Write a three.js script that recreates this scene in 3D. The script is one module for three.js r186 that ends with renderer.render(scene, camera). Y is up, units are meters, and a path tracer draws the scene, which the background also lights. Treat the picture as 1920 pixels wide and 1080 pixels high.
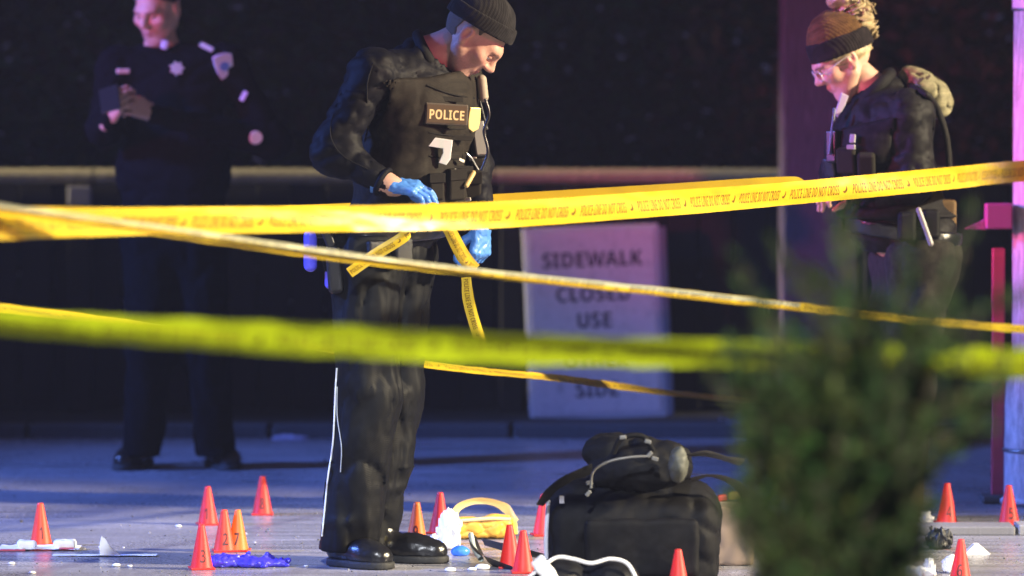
import * as THREE from 'three';
import { ImprovedNoise } from 'three/addons/math/ImprovedNoise.js';
import { mergeGeometries } from 'three/addons/utils/BufferGeometryUtils.js';
import { RoundedBoxGeometry } from 'three/addons/geometries/RoundedBoxGeometry.js';

// ------------------------------------------------------------------ camera, sky, light
const V = (x, y, z) => new THREE.Vector3(x, y, z);
const scene = new THREE.Scene();
const F = 9000, PITCH = Math.atan(445 / F), EYE = 1.6;
const camera = new THREE.PerspectiveCamera(2 * Math.atan(540 / F) * 180 / Math.PI, 16 / 9, 0.3, 400);
camera.position.set(0, EYE, 0);
camera.rotation.x = -PITCH;
camera.focus = 15.0;
camera.userData.fStop = 2.0;
const renderer = new THREE.WebGLRenderer();
renderer.toneMapping = THREE.LinearToneMapping;
renderer.toneMappingExposure = 1.0;
renderer.shadowMap.enabled = true;

// night sky: town glow under low rain cloud
{
  const w = 64, h = 32, a = new Float32Array(w * h * 4);
  for (let j = 0; j < h; j++) for (let i = 0; i < w; i++) {
    const k = (j * w + i) * 4, g = 0.9 + 0.1 * Math.sin(i * 0.2);
    a[k] = 0.050 * g; a[k + 1] = 0.047 * g; a[k + 2] = 0.108 * g; a[k + 3] = 1;
  }
  const t = new THREE.DataTexture(a, w, h, THREE.RGBAFormat, THREE.FloatType);
  t.mapping = THREE.EquirectangularReflectionMapping; t.magFilter = THREE.LinearFilter; t.needsUpdate = true;
  scene.background = t; scene.environment = t; scene.environmentIntensity = 1;
}
const moon = new THREE.DirectionalLight(0xcfd4ff, 0.03);
moon.position.set(-20, 40, 10); moon.castShadow = true; moon.shadow.radius = 20;
scene.add(moon);
scene.fog = new THREE.FogExp2(0xd8dcff, 0.0014);   // fine rain in the air
function spot(col, cd, pos, tgt, halfDeg, pen, radius) {
  const l = new THREE.SpotLight(col, cd, 0, halfDeg * Math.PI / 180, pen, 2);
  l.position.copy(pos); l.target.position.copy(tgt); l.castShadow = true; l.shadow.radius = radius;
  scene.add(l, l.target); return l;
}
const LAMPS = [
  // colour, candela, place, aim, half cone, soft edge, radius (x 2 cm)
  { kind: 'flood_mast', col: [0.88, 0.92, 1.0], cd: 1250, p: V(-1.0, 9, 0.5), t: V(-0.35, 0, -9), half: 16.65, pen: 0.07, r: 11 },
  { kind: 'flood_mast', col: [1.0, 0.84, 0.56], cd: 4600, p: V(18, 8, -11.2), t: V(0, 1.0, -14.0), half: 9.0, pen: 0.10, r: 18 },
  { kind: 'beacon_post', col: [0.11, 0.24, 1.0], cd: 790, p: V(-9, 5, -15.0), t: V(-0.5, 0.15, -17.0), half: 19.5, pen: 0.55, r: 22 },
  { kind: 'beacon_post', col: [1.0, 0.10, 0.28], cd: 210, p: V(-8, 2.6, -12), t: V(-1.3, 1.8, -18.3), half: 6, pen: 0.5, r: 6 },
  { kind: 'beacon_post', col: [1.0, 0.12, 0.36], cd: 300, p: V(-7.7, 3.0, -12.0), t: V(1.75, 1.3, -16.9), half: 5, pen: 0.4, r: 6 },
  { kind: 'beacon_post', col: [1.0, 0.10, 0.20], cd: 48, p: V(5, 2.9, -10.6), t: V(-0.12, 1.6, -15), half: 5.5, pen: 0.6, r: 6 },
  { kind: 'beacon_post', col: [1.0, 0.12, 0.40], cd: 560, p: V(-9.3, 3, -15.5), t: V(1.75, 1.2, -17.05), half: 2.4, pen: 0.3, r: 5 },
  { kind: 'flood_mast', col: [1.0, 0.86, 0.55], cd: 900, p: V(-12, 4.2, -20.2), t: V(-0.3, 1.08, -20.7), half: 4.2, pen: 0.4, r: 6 },
];

// ------------------------------------------------------------------ helpers
let seed = 7;
const rnd = () => { seed = (seed * 1664525 + 1013904223) >>> 0; return seed / 4294967296; };
const rr = (a, b) => a + (b - a) * rnd();
const per = new ImprovedNoise();
const noise = (x, y, z) => per.noise(x + 31.7, y + 17.3, z + 53.1);
const fbm = (x, y, z, o = 4) => { let s = 0, a = 0.5; for (let i = 0; i < o; i++) { s += a * noise(x, y, z); x *= 2.03; y *= 2.03; z *= 2.03; a *= 0.5; } return s; };
function at(x, y, d) {                                           // photograph pixel -> the point d metres into the scene
  const X = (x - 960) / F, Y = (540 - y) / F, c = Math.cos(PITCH), s = Math.sin(PITCH);
  const dy = Y * c - s, dz = -Y * s - c, t = d / -dz;
  return V(X * t, EYE + dy * t, -d);
}
function onGround(x, y, h = 0) {
  const Y = (540 - y) / F, c = Math.cos(PITCH), s = Math.sin(PITCH), dy = Y * c - s, dz = -Y * s - c, t = (h - EYE) / dy;
  return V((x - 960) / F * t, h, dz * t);
}
const names = {};
function numbered(n) { const k = names[n] = (names[n] ?? -1) + 1; return k ? `${n}_${String(k).padStart(3, '0')}` : n; }
function tag(o, label, category, group, kind) {
  if (label) o.userData.label = label;
  if (category) o.userData.category = category;
  if (group) o.userData.group = group;
  if (kind) o.userData.kind = kind;
  return o;
}
function thing(name, label, category, pos = V(0, 0, 0), group) {
  const g = new THREE.Group(); g.name = numbered(name); g.position.copy(pos); scene.add(g);
  return tag(g, label, category, group);
}
function mesh(name, geo, mat, parent = scene) {
  const m = new THREE.Mesh(geo, mat); m.name = parent === scene ? numbered(name) : name;
  m.castShadow = m.receiveShadow = true; parent.add(m); return m;
}
const C = (r, g, b) => new THREE.Color().setRGB(r, g, b);
function mat(r, g, b, rough = 0.8, o = {}) { return new THREE.MeshStandardMaterial({ color: C(r, g, b), roughness: rough, side: THREE.DoubleSide, ...o }); }
function phys(r, g, b, rough, o = {}) { return new THREE.MeshPhysicalMaterial({ color: C(r, g, b), roughness: rough, side: THREE.DoubleSide, ...o }); }
function dataTex(w, h, fn, srgb, rep) {
  const a = new Uint8Array(w * h * 4);
  for (let j = 0; j < h; j++) for (let i = 0; i < w; i++) { const c = fn(i / w, j / h, i, j), k = (j * w + i) * 4; a[k] = c[0]; a[k + 1] = c[1]; a[k + 2] = c[2]; a[k + 3] = 255; }
  const t = new THREE.DataTexture(a, w, h); t.wrapS = t.wrapT = THREE.RepeatWrapping; t.magFilter = THREE.LinearFilter; t.minFilter = THREE.LinearMipmapLinearFilter;
  if (srgb) t.colorSpace = THREE.SRGBColorSpace; if (rep) t.repeat.set(rep[0], rep[1]); t.needsUpdate = true; return t;
}
function canvasTex(w, h, draw) {
  const c = document.createElement('canvas'); c.width = w; c.height = h; draw(c.getContext('2d'), w, h);
  const t = new THREE.CanvasTexture(c); t.colorSpace = THREE.SRGBColorSpace; t.wrapS = t.wrapT = THREE.RepeatWrapping; return t;
}
const tile = (u, v, f, s) => {                                    // noise that tiles on the unit square
  const n = (a, b) => fbm(a * f, b * f, s);
  return n(u, v) * (1 - u) * (1 - v) + n(u - 1, v) * u * (1 - v) + n(u, v - 1) * (1 - u) * v + n(u - 1, v - 1) * u * v;
};
const weaveTex = dataTex(256, 256, (u, v, i, j) => { const w = 128 + 50 * Math.sin(i * Math.PI / 4) * Math.sin(j * Math.PI / 4) + 90 * tile(u, v, 9, 3); const c = Math.max(0, Math.min(255, w)); return [c, c, c]; }, false, [5, 5]);
const knitTex = dataTex(256, 256, (u, v, i, j) => { const w = 128 + 100 * Math.sin(i * Math.PI / 8) * (0.7 + 0.3 * Math.sin(j * Math.PI / 4 + (i >> 3) % 2 * 3)); const c = Math.max(0, Math.min(255, w)); return [c, c, c]; }, false, [6, 6]);
const grainTex = dataTex(256, 256, (u, v) => { const c = 190 + 130 * tile(u, v, 14, 8) + (rnd() - 0.5) * 50; return [c, c, c].map(x => Math.max(60, Math.min(255, x))); }, true, [3, 3]);
const cloth = (r, g, b, rough = 0.72, o = {}) => phys(r, g, b, rough, { bumpMap: weaveTex, bumpScale: 0.0008, map: grainTex, specularIntensity: 0.3, ...o });

// signed distance fields -> meshes
const smin = (a, b, k) => { const h = Math.max(k - Math.abs(a - b), 0) / k; return Math.min(a, b) - h * h * k * 0.25; };
function cap(a, b, ra, rb = ra) {
  const bx = b.x - a.x, by = b.y - a.y, bz = b.z - a.z, l2 = bx * bx + by * by + bz * bz + 1e-12;
  return (x, y, z) => {
    const px = x - a.x, py = y - a.y, pz = z - a.z; let t = (px * bx + py * by + pz * bz) / l2; t = t < 0 ? 0 : t > 1 ? 1 : t;
    const dx = px - bx * t, dy = py - by * t, dz = pz - bz * t; return Math.sqrt(dx * dx + dy * dy + dz * dz) - (ra + (rb - ra) * t);
  };
}
function ell(c, r, basis) {                                        // basis: three unit vectors, or none
  const [X, Y, Z] = basis || [V(1, 0, 0), V(0, 1, 0), V(0, 0, 1)];
  return (x, y, z) => {
    const px = x - c.x, py = y - c.y, pz = z - c.z;
    const a = px * X.x + py * X.y + pz * X.z, b = px * Y.x + py * Y.y + pz * Y.z, d = px * Z.x + py * Z.y + pz * Z.z;
    const k0 = Math.hypot(a / r.x, b / r.y, d / r.z), k1 = Math.hypot(a / (r.x * r.x), b / (r.y * r.y), d / (r.z * r.z));
    return k1 < 1e-9 ? -Math.min(r.x, r.y, r.z) : k0 * (k0 - 1) / k1;
  };
}
function box(c, r, round, basis) {
  const [X, Y, Z] = basis || [V(1, 0, 0), V(0, 1, 0), V(0, 0, 1)];
  return (x, y, z) => {
    const px = x - c.x, py = y - c.y, pz = z - c.z;
    const a = Math.abs(px * X.x + py * X.y + pz * X.z) - r.x + round, b = Math.abs(px * Y.x + py * Y.y + pz * Y.z) - r.y + round, d = Math.abs(px * Z.x + py * Z.y + pz * Z.z) - r.z + round;
    return Math.hypot(Math.max(a, 0), Math.max(b, 0), Math.max(d, 0)) + Math.min(Math.max(a, b, d), 0) - round;
  };
}
const union = (list, k) => (x, y, z) => { let d = 1e3; for (const f of list) { const e = f(x, y, z); d = e - d > k ? d : smin(d, e, k); } return d; };
function nets(f, lo, hi, h, uvScale = 1) {
  const nx = Math.ceil((hi.x - lo.x) / h) + 1, ny = Math.ceil((hi.y - lo.y) / h) + 1, nz = Math.ceil((hi.z - lo.z) / h) + 1;
  const g = new Float32Array(nx * ny * nz), id = (i, j, k) => (k * ny + j) * nx + i;
  for (let k = 0; k < nz; k++) for (let j = 0; j < ny; j++) for (let i = 0; i < nx; i++) g[id(i, j, k)] = f(lo.x + i * h, lo.y + j * h, lo.z + k * h);
  const vid = new Int32Array(nx * ny * nz).fill(-1), pos = [], idx = [];
  const E = [[0, 1], [2, 3], [4, 5], [6, 7], [0, 2], [1, 3], [4, 6], [5, 7], [0, 4], [1, 5], [2, 6], [3, 7]];
  const v = new Float32Array(8);
  for (let k = 0; k < nz - 1; k++) for (let j = 0; j < ny - 1; j++) for (let i = 0; i < nx - 1; i++) {
    let m = 0;
    for (let c = 0; c < 8; c++) { v[c] = g[id(i + (c & 1), j + (c >> 1 & 1), k + (c >> 2))]; if (v[c] < 0) m |= 1 << c; }
    if (m === 0 || m === 255) continue;
    let sx = 0, sy = 0, sz = 0, n = 0;
    for (const [a, b] of E) {
      if ((v[a] < 0) === (v[b] < 0)) continue;
      const t = v[a] / (v[a] - v[b]);
      sx += (a & 1) + ((b & 1) - (a & 1)) * t; sy += (a >> 1 & 1) + ((b >> 1 & 1) - (a >> 1 & 1)) * t; sz += (a >> 2) + ((b >> 2) - (a >> 2)) * t; n++;
    }
    vid[id(i, j, k)] = pos.length / 3;
    pos.push(lo.x + (i + sx / n) * h, lo.y + (j + sy / n) * h, lo.z + (k + sz / n) * h);
  }
  const quad = (a, b, c, d, flip) => { if (a < 0 || b < 0 || c < 0 || d < 0) return; flip ? idx.push(a, c, b, a, d, c) : idx.push(a, b, c, a, c, d); };
  for (let k = 1; k < nz - 1; k++) for (let j = 1; j < ny - 1; j++) for (let i = 1; i < nx - 1; i++) {
    const s = g[id(i, j, k)] < 0;
    if (s !== g[id(i + 1, j, k)] < 0) quad(vid[id(i, j - 1, k - 1)], vid[id(i, j, k - 1)], vid[id(i, j, k)], vid[id(i, j - 1, k)], !s);
    if (s !== g[id(i, j + 1, k)] < 0) quad(vid[id(i - 1, j, k - 1)], vid[id(i - 1, j, k)], vid[id(i, j, k)], vid[id(i, j, k - 1)], !s);
    if (s !== g[id(i, j, k + 1)] < 0) quad(vid[id(i - 1, j - 1, k)], vid[id(i, j - 1, k)], vid[id(i, j, k)], vid[id(i - 1, j, k)], !s);
  }
  const geo = new THREE.BufferGeometry();
  geo.setAttribute('position', new THREE.Float32BufferAttribute(pos, 3)); geo.setIndex(idx);
  const uv = new Float32Array(pos.length / 3 * 2);
  for (let q = 0; q < pos.length / 3; q++) { uv[2 * q] = (pos[3 * q] + pos[3 * q + 2] * 0.8) * uvScale; uv[2 * q + 1] = pos[3 * q + 1] * uvScale; }
  geo.setAttribute('uv', new THREE.BufferAttribute(uv, 2));
  geo.computeVertexNormals(); return geo;
}
function paint(geo, fn) {                                         // a colour of its own for every vertex (dye, skin)
  const p = geo.attributes.position, a = new Float32Array(p.count * 3);
  for (let i = 0; i < p.count; i++) a.set(fn(p.getX(i), p.getY(i), p.getZ(i)), i * 3);
  geo.setAttribute('color', new THREE.BufferAttribute(a, 3)); return geo;
}
const keepAttrs = (g) => { for (const k of Object.keys(g.attributes)) if (!['position', 'normal', 'uv'].includes(k)) g.deleteAttribute(k); return g.index ? g : g; };
const merge = (list) => mergeGeometries(list.map(g => keepAttrs(g.index ? g.toNonIndexed() : g)));
function tube(pts, r, seg = 24, rad = 6, closed = false) { return new THREE.TubeGeometry(new THREE.CatmullRomCurve3(pts, closed), seg, r, rad, closed); }
// a ribbon: knots are [point, width, tilt]; tilt 0 stands upright, 90 lies flat
function ribbon(knots, seg, o = {}) {
  const curve = new THREE.CatmullRomCurve3(knots.map(k => k[0]), false, 'centripetal'), L = curve.getLength(), n = knots.length - 1;
  const pos = [], uv = [], idx = []; let run = o.start || 0, prev = null; const rows = o.rows || 4;
  for (let i = 0; i <= seg; i++) {
    const t = i / seg, p = curve.getPoint(t), T = curve.getTangent(t), q = t * n, a = Math.min(n - 1, Math.floor(q)), s = q - a;
    const e = s * s * (3 - 2 * s), w = knots[a][1] + (knots[a + 1][1] - knots[a][1]) * e, tilt = (knots[a][2] + (knots[a + 1][2] - knots[a][2]) * e) * Math.PI / 180;
    const ref = o.ref || V(0, 1, 0);
    const side = ref.clone().addScaledVector(T, -ref.dot(T)).normalize(), out = V().crossVectors ? new THREE.Vector3().crossVectors(T, side).normalize() : null;
    const across = side.clone().multiplyScalar(Math.cos(tilt)).addScaledVector(out, Math.sin(tilt)), nrm = new THREE.Vector3().crossVectors(T, across).normalize();
    if (prev) run += p.distanceTo(prev); prev = p.clone();
    for (let j = 0; j <= rows; j++) {
      const v = j / rows - 0.5, wave = (o.crinkle || 0) * (fbm(run * 9, v * 3, o.seed || 1) + 0.6 * Math.sin(v * 5 + run * 4));
      const x = p.clone().addScaledVector(across, v * w).addScaledVector(nrm, wave + (o.cup || 0) * (v * v * 4) * w);
      pos.push(x.x, x.y, x.z); uv.push(run / (o.period || 0.347), j / rows);
    }
  }
  for (let i = 0; i < seg; i++) for (let j = 0; j < rows; j++) { const a = i * (rows + 1) + j, b = a + rows + 1; idx.push(a, b, a + 1, b, b + 1, a + 1); }
  const g = new THREE.BufferGeometry(); g.setAttribute('position', new THREE.Float32BufferAttribute(pos, 3)); g.setAttribute('uv', new THREE.Float32BufferAttribute(uv, 2)); g.setIndex(idx); g.computeVertexNormals(); return g;
}

// ------------------------------------------------------------------ setting: ground, verge, sky glow lamps
const lotTex = dataTex(1024, 1024, (u, v, i, j) => {
  const patch = tile(u, v, 5, 1), lane = tile(u, v, 1.5, 4), fine = rnd() - 0.5;
  const streak = fbm(u * 3 + 2, v * 46, 5, 3) * Math.min(1, 8 * Math.min(u, 1 - u, v, 1 - v));
  let c = 147 + 40 * patch + 22 * lane + 62 * streak + 60 * fine;
  if (rnd() < 0.012) c += 40; if (rnd() < 0.02) c -= 38;
  c = Math.max(40, Math.min(235, c)); return [c, c * 0.985, c * 1.0];
}, true);
const lotRough = dataTex(512, 512, (u, v) => { const c = 104 + 200 * tile(u, v, 4, 12) + (rnd() - 0.5) * 40; const q = Math.max(60, Math.min(240, c)); return [q, q, q]; });
{
  const g = new THREE.PlaneGeometry(300, 300, 1, 1); g.rotateX(-Math.PI / 2);
  const uv = g.attributes.uv; for (let i = 0; i < 4; i++) uv.setXY(i, uv.getX(i) * 300 / 3.1, uv.getY(i) * 300 / 3.1);
  const m = mat(1, 1, 1, 0.75, { map: lotTex, roughnessMap: lotRough, bumpMap: lotTex, bumpScale: 0.004 });
  m.color.setRGB(0.95, 0.95, 0.98);
  tag(mesh('ground', g, m), 'worn grey wet car park ground under the cones', null, null, 'structure');
  // coarse chippings lying loose on the lot
  const st = new THREE.InstancedMesh(new THREE.IcosahedronGeometry(1, 0), mat(0.3, 0.29, 0.3, 0.9), 1500), M = new THREE.Matrix4(), e = new THREE.Euler();
  for (let i = 0; i < 1500; i++) { const s = rr(0.0015, 0.004) * (rnd() < 0.04 ? 1.8 : 1); e.set(rr(0, 6), rr(0, 6), rr(0, 6)); M.compose(V(rr(-2.6, 2.6), s * 0.4, -rr(14.2, 20)), new THREE.Quaternion().setFromEuler(e), V(s * 1.3, s * 0.7, s)); st.setMatrixAt(i, M); const gr = rr(0.1, .9); st.setColorAt(i, C(gr, gr, gr)); }
  st.name = 'gravel'; tag(st, 'loose chippings and grit scattered over the lot', null, null, 'stuff'); scene.add(st);
}
const dirtTex = dataTex(256, 256, (u, v) => { const c = 60 + 60 * tile(u, v, 8, 3) + (rnd() - 0.5) * 40; return [c * 0.9, c * 0.85, c * 0.8]; }, true);
{ // planted bed behind the kerb, under the fence
  const kerb = thing('kerb', null, null, V(0, 0, -19.85)); tag(kerb, null, null, null, 'structure');
  for (let i = -7; i < 7; i++) {
    const b = mesh('kerb_stone', new RoundedBoxGeometry(0.985, 0.06 + rr(0, 0.004), 0.16, 2, 0.014), mat(0.11, 0.11, 0.115, 0.9, { map: grainTex }), kerb);
    b.position.set(i + 0.5, 0.026, rr(-0.006, 0.006));
  }
  const g = new THREE.PlaneGeometry(40, 8, 80, 16); g.rotateX(-Math.PI / 2);
  const p = g.attributes.position; for (let i = 0; i < p.count; i++) p.setY(i, 0.045 + 0.03 * fbm(p.getX(i) * 2, p.getZ(i) * 2, 1));
  const uv = g.attributes.uv; for (let i = 0; i < uv.count; i++) uv.setXY(i, uv.getX(i) * 30, uv.getY(i) * 6);
  const bed = mesh('planting_bed', g, mat(0.5, 0.5, 0.5, 0.95, { map: dirtTex }), scene); bed.position.set(0, 0, -23.93); tag(bed, null, null, null, 'structure');
}
// lamps outside the frame, the sources of the light in the photograph
LAMPS.forEach((L, i) => {
  const g = thing(L.kind, ['white floodlight on a tall mast behind the photographer', 'warm floodlight on a mast to the right of the car park', 'blue flashing beacon on a post at the far left', 'lower red flashing beacon on a post at the near left', 'upper red flashing beacon on a post at the near left', 'red flashing beacon on a post at the near right', 'pink red beacon on a post far to the left of the pale pole', 'warm lamp on a mast shining along the fence rail from the left'][i], L.kind === 'flood_mast' ? 'floodlight' : 'beacon', V(L.p.x, 0, L.p.z));
  const dir = L.t.clone().sub(L.p).normalize(), dark = mat(0.05, 0.05, 0.05, 0.6);
  const back = dir.clone().setY(0).normalize().multiplyScalar(-0.35);
  mesh('pole', new THREE.CylinderGeometry(0.05, 0.08, L.p.y, 12), mat(0.25, 0.25, 0.26, 0.5, { metalness: 0.6 }), g).position.set(back.x, L.p.y / 2, back.z);
  const h = mesh('housing', new RoundedBoxGeometry(0.5, 0.36, 0.2, 2, 0.03), dark, g); h.position.set(0, L.p.y, 0).addScaledVector(dir, -0.13); h.lookAt(L.t);
  const c = C(...L.col), e = new THREE.MeshStandardMaterial({ color: C(0.1, 0.1, 0.1), emissive: c, emissiveIntensity: 3 });
  const lens = mesh('lamp_lens', new RoundedBoxGeometry(0.42, 0.28, 0.02, 2, 0.008), e, g); lens.position.set(0, L.p.y, 0).addScaledVector(dir, -0.015); lens.lookAt(L.t);
  spot(c, L.cd, L.p.clone().addScaledVector(dir, 0.02), L.t, L.half, L.pen, L.r);
});

// ------------------------------------------------------------------ fence, hedge, pillar, pole
const plank = [0.030, 0.026, 0.034].map((s, i) => mat(s * 1.0, s * 0.86, s * 0.84, 0.85, { map: grainTex }));
{
  const D = 20.75, s = F / D, f = thing('board_fence', 'dark upright board fence with a pale top rail behind the officers', 'fence', V(0, 0, -D));
  const gb = [0, 1, 2].map(k => new RoundedBoxGeometry(0.138, 0.98 + 0.012 * k, 0.022, 1, 0.004));
  for (let i = -24; i < 27; i++) { const b = mesh('board', gb[(i + 30) % 3], plank[(i * 7 + 200) % 3], f); b.position.set(i * 0.147 + rr(-0.002, 0.002), 0.545, rr(-0.004, 0.004)); b.rotation.z = rr(-0.006, 0.006); }
  const railM = mat(0.80, 0.70, 0.42, 0.8, { map: grainTex });
  for (const [x0, x1] of [[-3.6, (176 - 960) / s], [(178 - 960) / s, (925 - 960) / s], [(927 - 960) / s, (1462 - 960) / s], [(1600 - 960) / s, 3.9]]) {
    const r = mesh('top_rail', new THREE.CylinderGeometry(0.033, 0.033, x1 - x0 - 0.003, 20).rotateZ(Math.PI / 2), railM, f); r.position.set((x0 + x1) / 2, at(960, 329, D).y, 0.06);
  }
  const pm = mat(0.42, 0.40, 0.45, 0.8, { map: grainTex });
  for (const x of [152, 960, 1640, -300]) { const p = mesh('post', new RoundedBoxGeometry(0.1, 1.03, 0.09, 2, 0.008), plank[1], f); p.position.set((x - 960) / s, 0.515, 0.066); }
  const bk = mesh('rail_bracket', new RoundedBoxGeometry(0.1, 0.085, 0.05, 2, 0.008), pm, f); bk.position.set((154 - 960) / s, at(960, 366, D).y, 0.12);
}
{ // evergreen hedge: a dark mass of leaves
  const n = 120000, lg = new THREE.BufferGeometry();
  lg.setAttribute('position', new THREE.Float32BufferAttribute([0, 0, 0, 0.5, 0.12, 0.5, 0, 0, 1, -0.5, 0.12, 0.5], 3)); lg.setIndex([0, 1, 2, 0, 2, 3]); lg.computeVertexNormals();
  const hm = new THREE.InstancedMesh(lg, phys(0.040, 0.048, 0.034, 0.8, { specularIntensity: 0.3 }), n), M = new THREE.Matrix4(), q = new THREE.Quaternion(), e = new THREE.Euler();
  for (let i = 0; i < n; i++) {
    const x = rr(-4.6, 5.2), y = Math.pow(rnd(), 0.8) * 3.2, dep = 0.5 * fbm(x * 1.1, y * 1.3, 3) + 0.25 * fbm(x * 4, y * 4, 9);
    const z = -22.0 + dep * 1.3 - rnd() * rnd() * 1.8, s = rr(0.055, 0.12);
    e.set(rr(-1, 1.4), rr(-3.1, 3.1), rr(-0.6, 0.6)); M.compose(V(x, y, z), q.setFromEuler(e), V(s * 0.6, s, s)); hm.setMatrixAt(i, M);
    hm.setColorAt(i, C(rr(0.5, 1.3), rr(0.6, 1.4), rr(0.5, 1.3)));
  }
  hm.name = 'evergreen_hedge'; hm.castShadow = true; tag(hm, 'dark evergreen hedge filling the night background above the fence', 'hedge', null, 'stuff'); scene.add(hm);
}
{ // pillar behind the crouching officer
  const D = 20.1, s = F / D, x0 = (1466 - 960) / s, x1 = (1608 - 960) / s;
  const p = thing('pillar', 'square plum grey pillar rising behind the officer with the blonde bun', 'pillar', V((x0 + x1) / 2, 0, -D - 0.14));
  mesh('shaft', new RoundedBoxGeometry(x1 - x0, 4.2, 0.28, 3, 0.018), mat(0.17, 0.11, 0.16, 0.75, { map: grainTex, bumpMap: grainTex, bumpScale: 0.004 }), p).position.y = 2.1;
  mesh('plinth', new RoundedBoxGeometry(x1 - x0 + 0.06, 0.14, 0.34, 2, 0.01), mat(0.15, 0.12, 0.13, 0.85, { map: grainTex }), p).position.y = 0.07;
}
{ // metal pole at the right edge, with its box and reflector bar
  const D = 16.9, s = F / D, x = (1941 - 960) / s, P = thing('metal_pole', 'pale metal pole at the right edge with a collar and wider base sleeve', 'pole', V(x, 0, -D));
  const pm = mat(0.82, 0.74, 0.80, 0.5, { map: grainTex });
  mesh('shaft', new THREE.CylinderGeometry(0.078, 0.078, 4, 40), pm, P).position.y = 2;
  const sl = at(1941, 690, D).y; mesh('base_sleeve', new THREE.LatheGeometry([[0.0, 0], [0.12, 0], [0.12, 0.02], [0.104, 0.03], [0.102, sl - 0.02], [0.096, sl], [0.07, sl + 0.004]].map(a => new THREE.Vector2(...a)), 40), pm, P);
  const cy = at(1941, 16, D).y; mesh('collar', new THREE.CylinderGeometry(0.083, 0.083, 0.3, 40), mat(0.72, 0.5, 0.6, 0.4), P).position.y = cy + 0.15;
  for (let k = 0; k < 2; k++) { const b = mesh('clamp_band', new THREE.TorusGeometry(0.08, 0.006, 8, 40), mat(0.2, 0.2, 0.2, 0.4, { metalness: 0.8 }), P); b.rotation.x = Math.PI / 2; b.position.y = [cy - 0.003, at(1941, 843, D).y][k]; if (k) b.scale.setScalar(1.29); }
  const q = at(1872, 405, D - 0.05), B = thing('bracket_box', 'magenta painted box on a side bracket of the pale pole', 'box', q);
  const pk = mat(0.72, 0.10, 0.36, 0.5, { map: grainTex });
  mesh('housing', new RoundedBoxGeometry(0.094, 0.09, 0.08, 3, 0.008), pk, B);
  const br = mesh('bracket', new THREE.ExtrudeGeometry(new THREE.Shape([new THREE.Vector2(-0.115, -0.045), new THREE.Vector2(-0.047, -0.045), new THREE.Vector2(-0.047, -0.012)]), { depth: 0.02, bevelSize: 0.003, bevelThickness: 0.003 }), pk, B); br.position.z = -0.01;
  const rr_ = thing('reflector_bar', 'upright red reflector bar standing beside the pale pole', 'marker post', V((1873 - 960) / (F / 16.95), 0, -16.95));
  const yt = at(1873, 465, 16.95).y; mesh('bar', new RoundedBoxGeometry(0.045, yt, 0.03, 2, 0.006), mat(0.75, 0.05, 0.12, 0.4, { map: grainTex }), rr_).position.y = yt / 2;
  mesh('foot', new RoundedBoxGeometry(0.12, 0.03, 0.12, 2, 0.01), mat(0.05, 0.05, 0.05, 0.8), rr_).position.y = 0.015;
}
{ // sidewalk sign leaning on the fence
  const D = 20.45, a = at(1002, 423, D), b = at(1222, 423, D), w = 0.585, h = 0.83;
  const S = thing('sidewalk_sign', 'white SIDEWALK CLOSED sign leaning tilted against the dark fence', 'sign', V(at(1122, 785, D).x, 0.03, -D + 0.03));
  const t = canvasTex(512, 726, (g, W, H) => {
    g.fillStyle = '#f2f2f2'; g.fillRect(0, 0, W, H); for (let i = 0; i < 900; i++) { g.fillStyle = `rgba(60,60,66,${rr(.01, .07)})`; g.fillRect(rr(0, W), rr(0, H), rr(1, 30), rr(1, 60) * rnd()); } g.fillStyle = '#2a2a38'; g.textAlign = 'center'; g.textBaseline = 'middle'; g.font = 'bold 84px sans-serif';
    [['SIDEWALK', 0.155, 460], ['CLOSED', 0.345, 390], ['USE', 0.49, 190], ['OTHER', 0.70, 320], ['SIDE', 0.87, 240]].forEach(([s, y, mw]) => g.fillText(s, W / 2, H * y, mw));
  });
  const bd = new RoundedBoxGeometry(w, h, 0.016, 2, 0.006); const board = mesh('board', bd, mat(0.62, 0.62, 0.64, 0.55), S); board.position.y = h / 2;
  const fg = new THREE.BoxGeometry(w - 0.05, h - 0.05, 0.004); const face = mesh('sign_face', fg, mat(0.82, 0.76, 0.78, 0.5, { map: t }), S); face.position.set(0, h / 2, 0.01);
  S.rotation.set(-0.14, 0.05, 0.035, 'ZYX');
  mesh('edge_strip', new RoundedBoxGeometry(0.03, h * 0.98, 0.03, 2, 0.006), mat(0.2, 0.2, 0.23, 0.6), S).position.set(w / 2 + 0.017, h / 2 - 0.006, -0.008);
}
// ------------------------------------------------------------------ police tape
const tapeTex = canvasTex(1024, 224, (g, W, H) => {
  g.fillStyle = '#f4cf22'; g.fillRect(0, 0, W, H);
  g.fillStyle = '#7a5606'; g.font = 'bold 132px sans-serif'; g.textBaseline = 'middle'; g.fillText('POLICE LINE DO NOT CROSS', 20, H * 0.55, 820);
  g.beginPath(); g.arc(925, H * 0.54, 36, 0, 7); g.fill(); g.fillStyle = '#f4cf22'; g.beginPath(); g.arc(908, H * 0.47, 30, 0, 7); g.fill();
});
const tapeM = new THREE.MeshPhysicalMaterial({ color: C(0.76, 0.74, 0.74), map: tapeTex, roughness: 0.38, side: THREE.DoubleSide, transmission: 0.25, thickness: 0 });
const tapeFront = new THREE.MeshPhysicalMaterial({ color: C(0.52, 0.82, 0.08), map: tapeTex, roughness: 0.75, specularIntensity: .3, side: THREE.DoubleSide, transmission: 0.2, thickness: 0 });
const kn = (list) => list.map(([x, y, d, w, t]) => [at(x, y, d), w, t]);
function tape(label, knots, seg, o, m = tapeM) { return tag(mesh('police_tape', ribbon(kn(knots), seg, o), m), label, 'police tape', 'yellow police tapes strung across the scene'); }
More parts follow.
